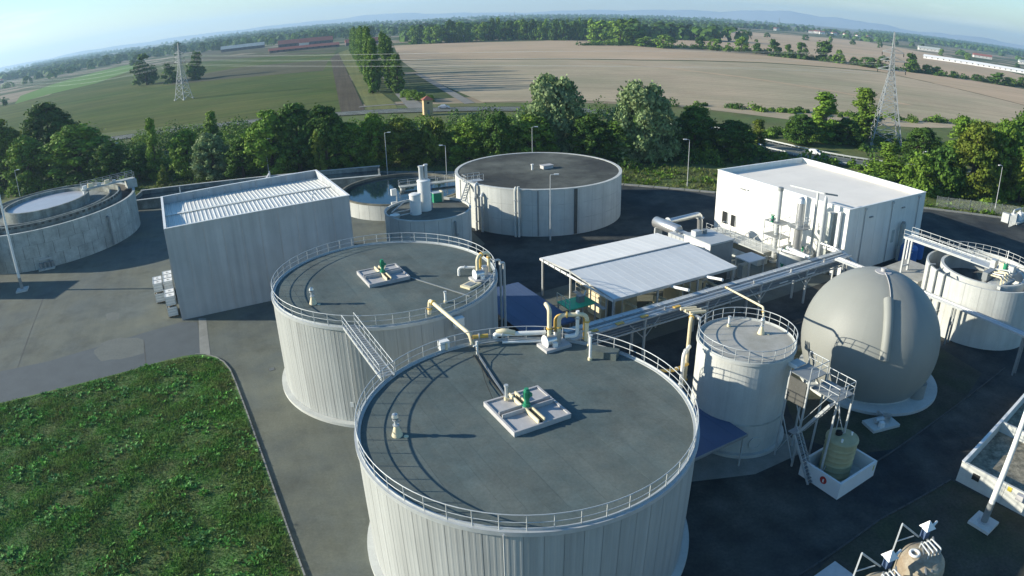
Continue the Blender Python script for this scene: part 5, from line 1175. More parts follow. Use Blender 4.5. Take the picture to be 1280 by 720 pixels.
MB().bx(-.2, 16.2, -.2, 7.2, 6.2, 6.4).build('roof', M['roof_metal'], t)

# ------------------------------------------------------------------ open round basin at the east edge
C10 = (59.0, 68.3); R10 = 7.6; H10 = 7.5
t = thing('open_tank', 'tall open concrete basin with inner ring and walkway beside the sphere', 'clarifier', (C10[0], C10[1], 0), ROT)
NP = 24; pm = curved_panel(R10, math.pi / NP, 0, H10, M['concrete'], gap=.012)
for k in range(NP): put('wall_panel', pm, t, (0, 0, 0), 2 * math.pi * k / NP)
MB().lathe([(R10 - .06, .02), (R10 - .06, H10 - .2)], 64).lathe([(R10 - .25, H10), (R10 - .25, 3.6), (0, 3.6)], 64).build('inner_face', M['concrete'], t)
MB().lathe([(5.7, 3.8), (5.7, 7.55), (5.3, 7.55), (5.3, 3.8)], 64).build('inner_ring', M['concrete'], t)
MB().cyl(0, 0, 5.5, 5.6, 5.31, 48).build('dark_water', M['water'], t)
b = thing('tank_walkway', 'railed steel walkway across the open basin beside the sphere', 'walkway', UV(66.6, -1.2, H10 + .3), ROT)
MB().bx(-1.1, 1.1, -4.0, 12.4, 0, .16).build('deck', M['galv'], b); rail_line(b, (1.1, -4.0, .16), (1.1, 12.4, .16), 11, 1.1, toe=True); rail_line(b, (-1.1, 2.0, .16), (-1.1, 12.4, .16), 7, 1.1, toe=True)
for k in range(3): MB().box(-.3, -1.0 - k * 1.3, .7, 1.0, .7, 1.0).build('drive_unit', M['cream'] if k % 2 else M['galv'], b)
MB().cyl(0, -.2, -3.0, .1, .45, 14).build('drive_shaft', M['galv_dark'], b)
for x in (-.9, .9): MB().bx(x - .12, x + .12, 11.9, 12.15, -7.7, 0).build('support_leg', M['galv'], b)
MB().bx(-.9, .9, 11.95, 12.1, -4.1, -3.9).build('cross_bar', M['galv'], b)
m = thing('tank_mixer', 'tangle of mixer pipes and green motor on the open basin rim', 'mixer', UV(63.2, -4.6, H10 - .3), ROT)
for k in range(6): MB().tube(fillet([(.5 * k - 1.2, -.6, 0), (.5 * k - 1.2, -.6, 1.2 + .2 * (k % 3)), (.6 * k - 1.0, 1.6, 1.0)], .3), .10, 8).build('pipe', M['galv'] if k % 2 else M['cream'], m)
MB().cyl(2.6, .6, .5, 1.9, .3, 12).build('motor', M['green'], m); MB().cyl(2.6, .6, 1.9, 3.6, .06, 8).build('antenna', M['white'], m); MB().bx(-1.8, 3.2, -.9, .9, -.1, .3).build('support_frame', M['galv'], m)
MB().bx(-1.6, 1.0, 1.2, 1.9, .3, 1.3).build('gear_block', M['galv_dark'], m)
rs = thing('rail_segment', 'handrail around the far rim of the open basin', 'railing', (C10[0], C10[1], H10), ROT)
rail_ring(rs, R10 - .12, 0, 14, -.9, 1.2)
for k, (du, lab) in enumerate(((-.55, 'first dark drain pipe down the sunny wall of the open basin'), (-.1, 'second dark drain pipe down the sunny wall of the open basin'), (.25, 'third dark drain pipe down the sunny wall of the open basin'))):
    ang = R(186) + du * .55; p = thing('drain_pipe', lab, 'pipe', (C10[0] + (R10 + .2) * math.cos(ang), C10[1] + (R10 + .2) * math.sin(ang), 0), ang)
    MB().tube(fillet([(0, 0, 0), (0, 0, H10 + .2), (-.8, 0, H10 + .2)], .25), .12, 8).build('pipe', M['galv_dark'], p); MB().bx(-.2, .18, -.16, .16, 3.0, 3.12).build('pipe_clip', M['galv'], p)
# pumping equipment on the far asphalt by the fence
t = thing('pump_station', 'cluster of pumps, hood and pipes by the mesh fence', 'pump', (103.5, 113.0, 0), ROT)
MB().bx(-2.5, 2.5, -1.5, 1.5, 0, .3).build('slab', M['concrete'], t)
for k, (x, y) in enumerate(((-1.6, 0), (0, .5), (1.6, -.3))): MB().lathe([(0, .3), (.7, .3), (.7, 1.5), (.3, 1.9), (0, 2.0)], 14, x, y).build('pump_body', M['galv_dark'] if k % 2 else M['white'], t)
MB().tube(fillet([(-1.6, 0, 1.9), (-1.6, 0, 2.6), (1.6, -.3, 2.6), (1.6, -.3, 1.8)], .4), .2, 10).build('pipe_bow', M['galv'], t); MB().bx(-3.6, -2.6, .2, 1.8, 0, 1.9).build('cabinet', M['galv'], t); MB().bx(2.7, 4.0, -.8, .6, 0, 1.5).build('white_hood', M['white'], t)
for k in range(6): MB().bx(-6.2 + k * .7, -6.05 + k * .7, -1.2, -1.05, 0, 2.4).build('valve_post', M['galv'], t)

# ------------------------------------------------------------------ yellow-green tank in its white bund
t = thing('bund', 'square white concrete bund with red sign and yellow mark', 'bund', (26.6, 41.7, 0), ROT)
wl = 5.2
for nm, (x0, x1, y0, y1) in dict(a=(-2.6, 2.6, -2.1, -1.9), b=(-2.6, 2.6, 1.9, 2.1), c=(-2.6, -2.4, -1.9, 1.9), d=(2.4, 2.6, -1.9, 1.9)).items(): MB().bx(x0, x1, y0, y1, 0, 1.55).build('bund_wall', M['plastic'], t)
MB().bx(-2.4, 2.4, -1.9, 1.9, .01, .12).build('floor', M['concrete_old'], t)
s_ = MB().tube([(-2.60, -.4, .95), (-2.63, -.4, .95)], .34, 20).build('round_sign', M['red'], t); MB().box(-2.65, -.42, .93, .02, .12, .3).build('pictogram', M['white'], s_)
MB().box(2.2, -2.115, 1.0, .12, .03, .5).build('yellow_mark', M['sign_yellow'], t)
t = thing('chemical_tank', 'ribbed yellow green plastic tank standing in the white bund', 'tank', (26.5, 42.1, .13), ROT)
pr = [(0, 0), (1.35, 0)]
for k in range(6): pr += [(1.35, .5 * k + .1), (1.39, .5 * k + .25), (1.35, .5 * k + .4)]
MB().lathe(pr + [(1.35, 3.35)], 32).build('tank_shell', M['grp'], t); MB().lathe([(1.42, 3.3), (1.42, 3.46), (1.3, 3.55), (.3, 3.72), (0, 3.72)], 32).build('tank_top', M['grp'], t)
MB().cyl(-.2, .3, 3.6, 3.95, .3, 14).build('manhole_lid', M['black'], t); MB().cyl(.7, -.4, 3.55, 3.9, .1, 10).build('nozzle', M['white'], t); MB().cyl(-.8, -.5, 3.55, 3.85, .1, 10).build('nozzle', M['white'], t); MB().tube(fillet([(.2, .9, 3.6), (.2, .9, 5.2), (.5, 1.6, 6.4)], .3), .05, 6).build('vent_hose', M['galv'], t)

# ------------------------------------------------------------------ gravel bund on the far east edge, poles
t = thing('gravel_bund', 'long concrete bund filled with pale gravel beside the thick pole', 'bund', (37.3, 39.1, 0), R(-57.5))
W2, L2, Hh = 22.0, 21.0, 2.0
for k in range(5): MB().bx(k * W2 / 5 + .015, (k + 1) * W2 / 5 - .015, 0, .22, 0, Hh).build('bund_panel', M['concrete'], t)
for k in range(5):
    for x in (0, W2 - .22): MB().bx(x, x + .22, .22 + k * (L2 - .22) / 5 + .015, .22 + (k + 1) * (L2 - .22) / 5 - .015, 0, Hh).build('bund_panel', M['concrete'], t)
MB().bx(.22, W2 - .22, .22, L2, .01, .9).build('gravel_fill', M['gravel'], t)
MB().bx(-.03, .25, .0, L2, Hh, Hh + .06).build('coping', M['white'], t); MB().bx(.22, W2, 9.4, 9.6, .9, Hh).build('partition', M['concrete'], t)
MB().bx(1.3, 2.0, -.04, 0.0, .9, 1.5).build('vent_opening', M['black'], t); MB().bx(4.6, 5.0, -.04, .0, 1.5, 1.9).build('yellow_plate', M['sign_yellow'], t); MB().bx(5.6, 9.5, -.5, -.1, 1.4, 1.9).build('timber', M['hatch'], t)
def pole(x, y, h, r, label):
    t = thing('tall_pole', label, 'pole', (x, y, 0), ROT)
    MB().bx(-1.0, 1.0, -1.0, 1.0, 0, .25).build('foundation', M['concrete'], t); MB().cyl(0, 0, .25, .32, .55, 16).build('base_flange', M['galv'], t)
    MB().lathe([(r * 1.15, .32), (r * 1.1, 2.2)], 16).build('base_sleeve', M['galv_dark'], t); MB().lathe([(r, .32), (r, 2.3), (r * .55, h), (0, h)], 16).build('shaft', M['white'], t)
    for k in range(8): q = k * .785; MB().cyl(.45 * math.cos(q), .45 * math.sin(q), .25, .42, .04, 6).build('bolt', M['galv'], t)
pole(36.6, 33.4, 17.0, .26, 'thick white pole beside the gravel bund')
pole(-78.7, 86.7, 20.0, .24, 'tall white pole in the sunlit yard by the stepped clarifier')

# ------------------------------------------------------------------ two tan gas filter vessels in the near corner
def filter_vessel(x, y, z, label):
    t = thing('filter_vessel', label, 'vessel', (x, y, 0), ROT - .25, 'rusty tan filter vessels')
    h = z
    MB().lathe([(0, .9), (1.0, 1.0), (1.5, 1.5), (1.58, 2.2), (1.58, h - 1.1), (1.45, h - .55), (1.1, h - .16), (.6, h - .02), (0, h)], 28).build('shell', M['tan_steel'], t)
    for k in range(4): a_ = k * 1.57 + .78; MB().bx(1.35 * math.cos(a_) - .1, 1.35 * math.cos(a_) + .1, 1.35 * math.sin(a_) - .1, 1.35 * math.sin(a_) + .1, 0, 1.8).build('leg', M['tan_steel'], t)
    MB().tube([p for p in arc(.30, h - .02, 0, 6.283, 16, -.75, .25)[:-1]], .10, 8, closed=True).build('ring_flange', M['white'], t)
    for k in range(3): MB().bar((-1.0 + .5 * k, -1.3, h - .42), (.2 + .5 * k, .7, h + .18), .10, .12).build('top_strut', M['galv_dark'], t)
    for k in range(4): MB().tube(fillet([(-.3 + .35 * k, -.5, h - .1), (-.3 + .35 * k, -.5, h + .35), (-.1 + .3 * k, .5, h + .35), (-.1 + .3 * k, .5, h - .1)], .12), .06, 8).build('gauge_pipe', M['galv'], t)
    a_ = MB().bar((-2.0, 1.0, h - 1.4), (-1.1, 1.7, h + 1.35), .10).bar((-1.1, 1.7, h + 1.35), (.4, 1.2, h + .1), .10).bar((-1.45, 1.4, h + .3), (.0, 1.3, h + .25), .06).build('ladder_hoop', M['galv'], t)
    b_ = MB().bx(.58, 1.0, .88, 1.3, h + .05, h + .8).build('actuator', M['blue_grey_shade'], t)
    MB().prism([(.42, .74), (1.16, .74), (1.16, 1.44), (.42, 1.44)], h + .8, h + .85).build('actuator_base', M['galv'], b_)
    mb = MB(); P = [(.38, .7, h + .85), (1.2, .7, h + .85), (1.2, 1.48, h + .85), (.38, 1.48, h + .85), (.79, 1.09, h + 1.4)]
    mb.add(P, [(0, 1, 4), (1, 2, 4), (2, 3, 4), (3, 0, 4)]); mb.build('actuator_cover', M['white'], b_)
    MB().tube([(1.2, 1.0, h + .9), (1.9, 1.3, h + .7)], .09, 8).build('sensor', M['white'], t)
filter_vessel(24.6, 25.9, 6.3, 'rusty tan filter vessel with white pyramid cap, fully in view')
filter_vessel(20.9, 24.0, 6.3, 'rusty tan filter vessel cut by the bottom picture edge')
t = thing('service_container', 'dim blue grey container behind the filter vessels', 'container', (19.4, 27.8, 0), ROT)
MB().bx(-2.2, 2.2, -1.0, 1.0, .1, 2.4).build('body', M['blue_grey_shade'], t); MB().bx(-2.25, 2.25, -1.05, 1.05, 2.4, 2.5).build('roof', M['galv'], t); MB().bx(-.5, .5, -1.05, -.99, .2, 2.2).build('door', M['galv_dark'], t)

# ------------------------------------------------------------------ street lamps of the plant
def lamp(x, y, h, label, rz=0.0):
    t = thing('street_lamp', label, 'street lamp', (x, y, 0), rz, 'plant street lamps')
    MB().cyl(0, 0, 0, .8, .13, 10).build('foot', M['galv'], t); MB().lathe([(.09, .8), (.055, h)], 10).build('mast', M['galv'], t)
    MB().tube(fillet([(0, 0, h - .05), (0, 0, h + .15), (.7, 0, h + .25)], .15), .045, 6).build('arm', M['galv'], t); MB().box(.95, 0, h + .25, .75, .32, .14).build('lamp_head', M['white'], t)
for (x, y, h, lab, rz) in ((36.8, 136.0, 9.6, 'street lamp on the verge before the white hall', 3.14), (104.5, 121.3, 9.6, 'street lamp at the mesh fence east of the white hall', 3.3), (-105.2, 165.0, 9.6, 'street lamp behind the stepped clarifier bridge', 0.3),
    (-121.0, 141.0, 9.6, 'street lamp at the far west end behind the stepped clarifier', .2), (-56.0, 151.5, 9.6, 'street lamp behind the grey panel building', 0), (-27.5, 150.5, 9.6, 'street lamp behind the reflecting basin', 0),
    (-13.2, 141.0, 8.0, 'street lamp between the reflecting basin and the far covered tank', 3.14), (5.2, 152.0, 9.6, 'street lamp directly behind the far covered tank', 0), (6.2, 102.4, 10.4, 'street lamp in front of the shaded wall of the far covered tank', 0),
    (93.5, 137.0, 8.5, 'street lamp rising behind the white hall roof', 0)):
    lamp(x, y, h, lab, rz)
for (x, y, lab) in ((-26.0, 62.2, 'small dark drain grate in the lane beside the tanks'), (-21.4, 41.5, 'dark drain grate in the lane beside the nearest tank'), (-23.6, 59.5, 'long narrow drain grate in the lane')):
    g_ = thing('drain_grate', lab, 'drain', (x, y, .012), .5); MB().bx(-.32, .32, -.32, .32, 0, .012).build('frame', M['concrete_dark'], g_)
    for k in range(5): MB().bx(-.28, .28, -.26 + k * .12, -.20 + k * .12, .012, .022).build('bar', M['galv_dark'], g_)
# ------------------------------------------------------------------ trees
def foliage(seed, w, h, z0, n_cl, n_leaf, leaf, shape, rc=.24):
    """leaf clumps: quads scattered over clusters that fill a crown of width w from z0 to h"""
    r = np.random.default_rng(seed); cs = []
    while len(cs) < n_cl:
        u = r.uniform(0, 1); a = r.uniform(0, 6.283)
        if shape == 'round': prof = math.sin(math.pi * min(1, (u * .76 + .22))) ** .6
        elif shape == 'willow': prof = math.sin(math.pi * min(1, .24 + .70 * u)) ** .6 * (.84 + .16 * math.sin(a * 3 + seed))
        elif shape == 'poplar': prof = (math.sin(math.pi * min(1, u * .85 + .15)) ** .5) * (1 - .62 * u ** 1.3)
        elif shape == 'cypress': prof = (1 - u) ** .8 + .08
        elif shape == 'slim': prof = (.55 + .45 * math.sin(math.pi * min(1, u * .8 + .2))) * (1.0 - .45 * u) * (.72 + .28 * math.sin(a * 2 + u * 7 + seed))
        else: prof = math.sqrt(max(.02, 1 - u * u))
        rad = w / 2 * max(.05, prof) * r.uniform(.35, 1.0) ** .6
        cs.append((rad * math.cos(a) * .92, rad * math.sin(a) * .92, z0 + (h - z0) * u * .95, w * rc * r.uniform(.55, 1.2)))
    C = np.array(cs); idx = r.integers(0, n_cl, n_leaf); d = r.normal(size=(n_leaf, 3)); d[:, 2] = d[:, 2] * .9 + .35; d /= np.linalg.norm(d, axis=1)[:, None]
    rr = C[idx, 3] * (r.uniform(.45, 1.1, n_leaf) + (r.uniform(0, 1, n_leaf) > .93) * .45); sq = {'willow': 1.35, 'poplar': 1.5, 'cypress': 1.3}.get(shape, .85)
    p = C[idx, :3] + d * rr[:, None] * np.array([1, 1, sq])
    if shape == 'willow': p[:, 2] -= (np.hypot(p[:, 0], p[:, 1]) / (w / 2)) ** 2 * h * .13
    p[:, 2] = np.clip(p[:, 2], z0 * .55 + .1, None)
    nrm = d + r.normal(size=(n_leaf, 3)) * .45; nrm /= np.linalg.norm(nrm, axis=1)[:, None]
    t = np.cross(nrm, r.normal(size=(n_leaf, 3))); t /= np.linalg.norm(t, axis=1)[:, None] + 1e-9; b = np.cross(nrm, t)
    if shape == 'willow': 
        b = b * .6 + np.array([0, 0, -1]); b /= np.linalg.norm(b, axis=1)[:, None]; t = np.cross(nrm, b); t /= np.linalg.norm(t, axis=1)[:, None] + 1e-9
    s = leaf * r.uniform(.55, 1.35, n_leaf); e = .8 if shape == 'willow' else .6
    V = np.stack([p - t * s[:, None] * .5, p - b * s[:, None] * e, p + t * s[:, None] * .5, p + b * s[:, None] * e], 1).reshape(-1, 3)
    return V, np.arange(4 * n_leaf).reshape(-1, 4), C
def trunk_mb(h, r, C, n=6, seed=0):
    rr = random.Random(seed); m = MB(); top = h * .72
    m.tube([(0, 0, 0), (rr.uniform(-.1, .1), rr.uniform(-.1, .1), h * .2), (rr.uniform(-.3, .3), rr.uniform(-.3, .3), h * .45), (0, 0, top)], [r * 1.25, r, r * .7, r * .2], 8)
    for k in range(n):
        c = C[rr.randrange(len(C))]; zb = h * rr.uniform(.18, .5); m.tube([(0, 0, zb), (c[0] * .5, c[1] * .5, zb + (c[2] - zb) * .6), (c[0], c[1], max(c[2], zb + .3))], [r * .5, r * .3, r * .08], 6)
    return m
PROTO = {}
for shape, w, h, z0, ncl, nl, leaf, rc in (('round', 10, 14, .6, 120, 14000, .46, .12), ('willow', 14, 18, .8, 130, 18000, .46, .10), ('slim', 6, 15, .3, 64, 7000, .42, .17), ('bush', 9, 6, .3, 34, 4200, .46, .17), ('cypress', 3.4, 5, .2, 26, 2200, .26, .16), ('poplar', 6.2, 28, .8, 80, 7000, .66, .16)):
    for var in range(3 if shape in ('round', 'slim') else 2):
        V, F, C = foliage(100 + var * 17 + len(shape), w, h, z0, ncl, nl, leaf, shape, rc)
        tm = trunk_mb(h, {'round': .34, 'willow': .5, 'slim': .18, 'bush': .14, 'cypress': .1, 'poplar': .4}[shape], C, 7 if shape != 'poplar' else 2, var)
        PROTO[shape, var] = (V, F, tm, w, h, {})
def crown_mesh(shape, var, leaf):
    V, F, tm, w, h, cache = PROTO[shape, var]
    if leaf not in cache: cache[leaf] = (raw_mesh('crown', V, F, LEAF[leaf]), cache.get('t') or tm.mesh('trunk', M['bark'])); cache['t'] = cache[leaf][1]
    return cache[leaf]
def tree(name, x, y, h, w, shape, leaf, label, group=None, var=None):
    v_ = rng.randrange(3 if shape in ('round', 'slim') else 2) if var is None else var
    cm, tm = crown_mesh(shape, v_, leaf); W0, H0 = PROTO[shape, v_][3:5]
    t = thing(name, label, 'bush' if shape == 'bush' else 'tree', (x, y, -.03), rng.uniform(0, 6.28), group); t.scale = (w / W0, w / W0, h / H0)
    put('trunk', tm, t); put('crown', cm, t); return t
NM = {'round': 'broadleaf_tree', 'willow': 'willow_tree', 'slim': 'young_tree', 'bush': 'bush', 'cypress': 'cypress_tree', 'poplar': 'poplar_tree'}
BELT = [(-151.0, 171.3, 19.9, 16.7, 'round', 'yellow', 'yellow green tree at the western end of the belt, by the stepped clarifier'),
 (-149.4, 194.8, 21.3, 19.0, 'round', 'dark', 'tall dark broad tree standing above the belt behind the stepped clarifier'),
 (-119.7, 167.4, 16.1, 20.4, 'round', 'mid', 'broad bright green tree directly behind the stepped clarifier'),
 (-134.9, 163.2, 15.1, 14.0, 'round', 'mid', 'lower green tree between the yellow green tree and the broad tall one'),
 (-105.7, 161.7, 11.0, 11.4, 'round', 'dark', 'dark rounded tree behind the clarifier footbridge'),
 (-89.7, 159.0, 16.8, 4.8, 'slim', 'mid', 'spindly tree poking out of the belt above the small cypress'),
 (-96.5, 160.9, 9.1, 9.8, 'round', 'dark', 'low dark tree between the footbridge and the small cypress'),
 (-85.1, 153.9, 5.0, 3.5, 'cypress', 'yellow', 'small pale conical cypress near the grey building'),
 (-80.7, 160.0, 12.5, 9.3, 'round', 'mid', 'bright green tree between the cypress and the pale round tree'),
 (-82.3, 180.8, 14.1, 6.1, 'slim', 'mid', 'slender tree with bare lower stem above the road bend'),
 (-72.3, 156.2, 11.6, 10.2, 'round', 'pale', 'pale round tree right behind the grey building corner'),
 (-63.3, 154.0, 10.0, 8.7, 'round', 'dark', 'dark low tree next to the pale round tree'),
 (-56.4, 155.6, 15.7, 12.2, 'round', 'mid', 'wide green tree first of the trio behind the grey building'),
 (-50.0, 157.5, 16.9, 12.2, 'round', 'dark', 'tallest dark tree of the trio behind the grey building'),
 (-42.8, 155.9, 16.1, 10.8, 'round', 'dark', 'dark tree, last of the trio behind the grey building'),
 (-43.2, 151.2, 11.5, 4.1, 'slim', 'yellow', 'thin yellowish tree in front of the dark trio'),
 (-37.4, 158.2, 11.5, 8.9, 'round', 'mid', 'green tree behind the reflecting basin'),
 (-32.4, 160.6, 12.8, 8.6, 'round', 'mid', 'loose green tree by the lane crossing'),
 (-25.7, 161.2, 11.4, 10.9, 'round', 'yellow', 'light green tree before the yellow hut'),
 (-17.7, 162.5, 9.9, 8.9, 'bush', 'yellow', 'yellowish bushy tree beside the yellow hut'),
 (-9.8, 160.5, 10.0, 10.3, 'round', 'mid', 'green tree east of the yellow hut'),
 (-2.7, 157.9, 12.5, 9.0, 'round', 'dark', 'dark tree before the pale willow nearest the hut'),
 (5.9, 159.7, 11.5, 10.7, 'round', 'mid', 'bright green tree at the foot of the first willow'),
 (11.0, 167.7, 19.3, 16.8, 'willow', 'pale', 'tall pale willow, nearer the lane crossing of the two willows'),
 (18.7, 159.8, 11.5, 10.7, 'round', 'dark', 'dark tree wedged between the two willows'),
 (31.7, 162.3, 18.3, 16.9, 'willow', 'pale', 'wide pale willow, nearer the white hall of the two willows'),
 (25.5, 157.8, 10.3, 8.4, 'slim', 'dark', 'dark slim tree at the foot of the wider willow'),
 (46.3, 167.3, 12.8, 11.5, 'round', 'dark', 'dark round tree next to the wide willow'),
 (55.5, 164.0, 9.7, 11.9, 'round', 'dark', 'very dark tree hiding the road before the white hall'),
 (67.1, 177.1, 8.3, 5.4, 'slim', 'yellow', 'thin yellowish tree by the road sign'),
 (92.9, 189.7, 15.5, 11.0, 'slim', 'mid', 'airy young tree by the bend of the road'),
 (83.9, 185.9, 8.8, 9.6, 'round', 'dark', 'dark low tree under the airy young tree'),
 (112.1, 199.7, 16.5, 11.3, 'slim', 'mid', 'airy tree just west of the lattice pylon'),
 (100.6, 188.7, 7.7, 10.1, 'round', 'dark', 'dark bushy tree between the airy trees and the pylon'),
 (90.7, 146.9, 8.7, 8.2, 'slim', 'mid', 'green tree rising before the pylon foot, behind the white hall'),
 (118.0, 174.2, 8.7, 10.9, 'round', 'dark', 'dark tree east of the pylon'),
 (120.9, 159.4, 15.1, 8.0, 'slim', 'mid', 'slim tree sticking out east of the pylon'),
 (97.5, 133.2, 10.1, 10.2, 'bush', 'dark', 'dark bush beside the white hall corner'),
 (91.7, 134.0, 7.9, 9.7, 'bush', 'mid', 'green bush behind the white hall roof edge'),
 (104.6, 131.2, 17.3, 11.2, 'round', 'yellow', 'yellow green tree in the east group by the fence, closest to the white hall'),
 (113.1, 132.0, 18.1, 12.0, 'round', 'mid', 'mid green tree in the middle of the east group by the fence'),
 (130.5, 142.7, 20.2, 15.1, 'round', 'dark', 'tall dark tree at the east end above the fence'),
 (118.0, 128.6, 13.2, 10.4, 'round', 'yellow', 'yellow tree low at the east end by the fence'),
 (131.2, 159.3, 13.6, 8.8, 'slim', 'yellow', 'yellowish slim tree behind the east group')]
for (x, y, h, w, s, l, lab) in BELT: tree(NM[s], x, y, h, w * (1.22 if s == 'willow' else 1.08), s, l, lab, 'trees of the belt round the plant')
# poplar avenue along the lane
for k in range(26):
    f = (k / 25) ** 1.35; x, y = -62.5 + (-160 + 62.5) * f, 326 + (722 - 326) * f
    tree(NM['poplar'], x + rng.uniform(-1.2, 1.2), y + rng.uniform(-1.5, 1.5), rng.uniform(25, 32) if k > 1 else 26, rng.uniform(5.4, 7.2), 'poplar', 'poplar',
         'tall columnar poplar nearest the road in the long row' if k == 0 else nth(k + 1) + ' poplar counted from the road in the long row along the lane', 'poplars of the long row along the lane')
for k, (x, y, h, w, lab) in enumerate(((-50.5, 318, 19, 7.0, 'shorter poplar alone across the lane, nearest the road'), (-53.5, 328, 17.5, 6.5, 'shorter poplar just behind the lone one across the lane'), (-58.0, 342, 16, 6.0, 'lowest of the three poplars across the lane'), (-63, 372, 25, 7.5, 'tall poplar across the lane opposite the long row'), (-69, 396, 26, 7.5, 'second tall poplar across the lane opposite the long row'), (-75, 420, 27, 8.0, 'third tall poplar across the lane opposite the long row'))):
    tree(NM['poplar'], x, y, h, w, 'poplar', 'poplar', lab)
for k, (x, y, s) in enumerate(((-40, 291, 7), (-36, 286, 6), (-32, 281, 5), (-44, 300, 6))): tree('bush', x, y, s * .55, s, 'bush', 'mid', ['rounded hedge bush by the lane mouth, biggest', 'rounded hedge bush second from the road at the lane mouth', 'small hedge bush nearest the road at the lane mouth', 'hedge bush under the lone poplars'][k])

# undergrowth filling the belt
def clumps(name, pts, leaf_m, seed, nl=70, leaf=.6):
    r = np.random.default_rng(seed); Vs = []
    P = np.array(pts); n = len(P) * nl; idx = np.repeat(np.arange(len(P)), nl); d = r.normal(size=(n, 3)); d[:, 2] = np.abs(d[:, 2]) * .9; d /= np.linalg.norm(d, axis=1)[:, None]
    p = np.column_stack([P[idx, 0], P[idx, 1], np.zeros(n)]) + d * np.column_stack([P[idx, 2], P[idx, 2], P[idx, 3]]) * r.uniform(.6, 1.05, n)[:, None]
    nrm = d + r.normal(size=(n, 3)) * .5; nrm /= np.linalg.norm(nrm, axis=1)[:, None]; t = np.cross(nrm, r.normal(size=(n, 3))); t /= np.linalg.norm(t, axis=1)[:, None]; b = np.cross(nrm, t); s = leaf * r.uniform(.5, 1.4, n)
    V = np.stack([p - t * s[:, None] * .5, p - b * s[:, None] * .6, p + t * s[:, None] * .5, p + b * s[:, None] * .6], 1).reshape(-1, 3)
    return kind(put(name, raw_mesh(name, V, np.arange(4 * n).reshape(-1, 4), leaf_m)), 'stuff')
BL = spline([(-170, 160), (-120, 160), (-90, 163), (-60, 168), (-25, 172), (10, 172), (40, 165), (60, 165)], 12)
u1, u2 = [], []
for k in range(520):
    p = BL[rng.randrange(len(BL))]; q = (u1 if rng.random() < .6 else u2); s = rng.uniform(1.2, 3.4)
    q.append((p[0] + rng.gauss(0, 4), p[1] + rng.gauss(3, 6), s, s * rng.uniform(.8, 1.5)))
for k in range(120): q = (u1 if rng.random() < .5 else u2); s = rng.uniform(.8, 2.2); f = rng.random(); q.append((60 + 60 * f + rng.gauss(0, 3), 152 - 24 * f + rng.gauss(0, 4), s, s * rng.uniform(.7, 1.2)))
for k in range(150): q = (u1 if rng.random() < .6 else u2); s = rng.uniform(1.0, 2.4); f = rng.random(); q.append((72 + 110 * f + rng.gauss(0, 3), 202 - 22 * f + rng.gauss(0, 4), s, s * rng.uniform(.8, 1.3)))
for k in range(260): q = (u1 if rng.random() < .5 else u2); s = rng.uniform(2.0, 4.6); f = rng.random(); q.append((-150 + 200 * f, 190 + rng.uniform(-14, 40) + 8 * math.sin(f * 9), s, s * rng.uniform(.9, 1.6)))
for k in range(130): q = (u1 if rng.random() < .5 else u2); s = rng.uniform(1.2, 2.8); f = rng.random(); q.append((60 + 280 * f, 262 - 30 * math.sin(f * 2.6) + 70 * f * f + rng.gauss(0, 3), s, s * rng.uniform(.6, 1.3)))
for k in range(70): q = u2; s = rng.uniform(1.2, 2.6); f = rng.random(); q.append((72 + 62 * f + rng.gauss(0, 2), 160 - 22 * f + rng.gauss(0, 3), s, s * rng.uniform(.9, 1.5)))
for k in range(90): q = u1; s = rng.uniform(1.2, 2.6); q.append((rng.uniform(100, 180), rng.uniform(150, 185), s, s * 1.2))
_ex = [p[0] for p in YARD[1:14]]; _ey = [p[1] for p in YARD[1:14]]
clear_ = lambda q: [p for p in q if p[1] > np.interp(p[0], _ex, _ey) + 6.5 + p[2]]
u1, u2 = clear_(u1), clear_(u2)
clumps('belt_undergrowth', u1, LEAF['dark'], 61, 150, .55); clumps('belt_undergrowth', u2, LEAF['mid'], 62, 150, .55)

# field trees far off: one mesh each (crown and trunk with two materials)
FAR = []
for var in range(6):
    sh = 'round' if var < 4 else 'slim'
    V, F, C = foliage(300 + var, 12, 14, .2, 26, 1500, 1.3, sh, .2)
    tv = MB().tube([(0, 0, 0), (0, 0, 7)], [.45, .2], 6); TV = np.array(tv.v); TF = np.array([f for f in tv.f if len(f) == 4])
    mi = np.concatenate([np.zeros(len(F)), np.ones(len(TF))]); V2 = np.concatenate([V, TV]); F2 = np.concatenate([F, TF + len(V)])
    FAR.append([raw_mesh('field_tree', V2, F2, [LEAF[l], M['bark']], mi) for l in ('dark', 'mid', 'pale')])
def far_tree(x, y, h, w, label, group=None, li=None):
    o = put('field_tree', FAR[rng.randrange(6)][rng.choice((0, 0, 1)) if li is None else li], None, (x, y, -.05), rng.uniform(0, 6.28)); o.scale = (w / 12, w / 12, h / 14)
    return tag(o, label, 'tree', group)
FARHEDGE = [(124, 763, 27.4, 27.0), (108, 798, 24.9, 26.3), (137, 749, 28.7, 30.1), (146, 735, 10.3, 19.2), (163, 710, 13.3, 22.0), (201, 716, 12.6, 11.2), (210, 694, 12.3, 13.5), (219, 674, 8.8, 9.9), (236, 685, 15.5, 13.5), (247, 670, 13.6, 11.6), (255, 642, 15.4, 12.9), (265, 629, 12.2, 11.1), (274, 618, 15.8, 10.2), (296, 616, 18.1, 15.9), (301, 594, 11.7, 10.9), (315, 589, 6.6, 9.3), (317, 569, 9.2, 15.2), (324, 553, 11.8, 10.4), (355, 556, 15.6, 15.4), (373, 556, 7.9, 10.1), (385, 558, 7.2, 11.0), (389, 537, 5.6, 10.8), (415, 533, 5.7, 11.0), (428, 521, 9.8, 17.2), (443, 520, 7.1, 12.7), (461, 522, 8.6, 13.0)]
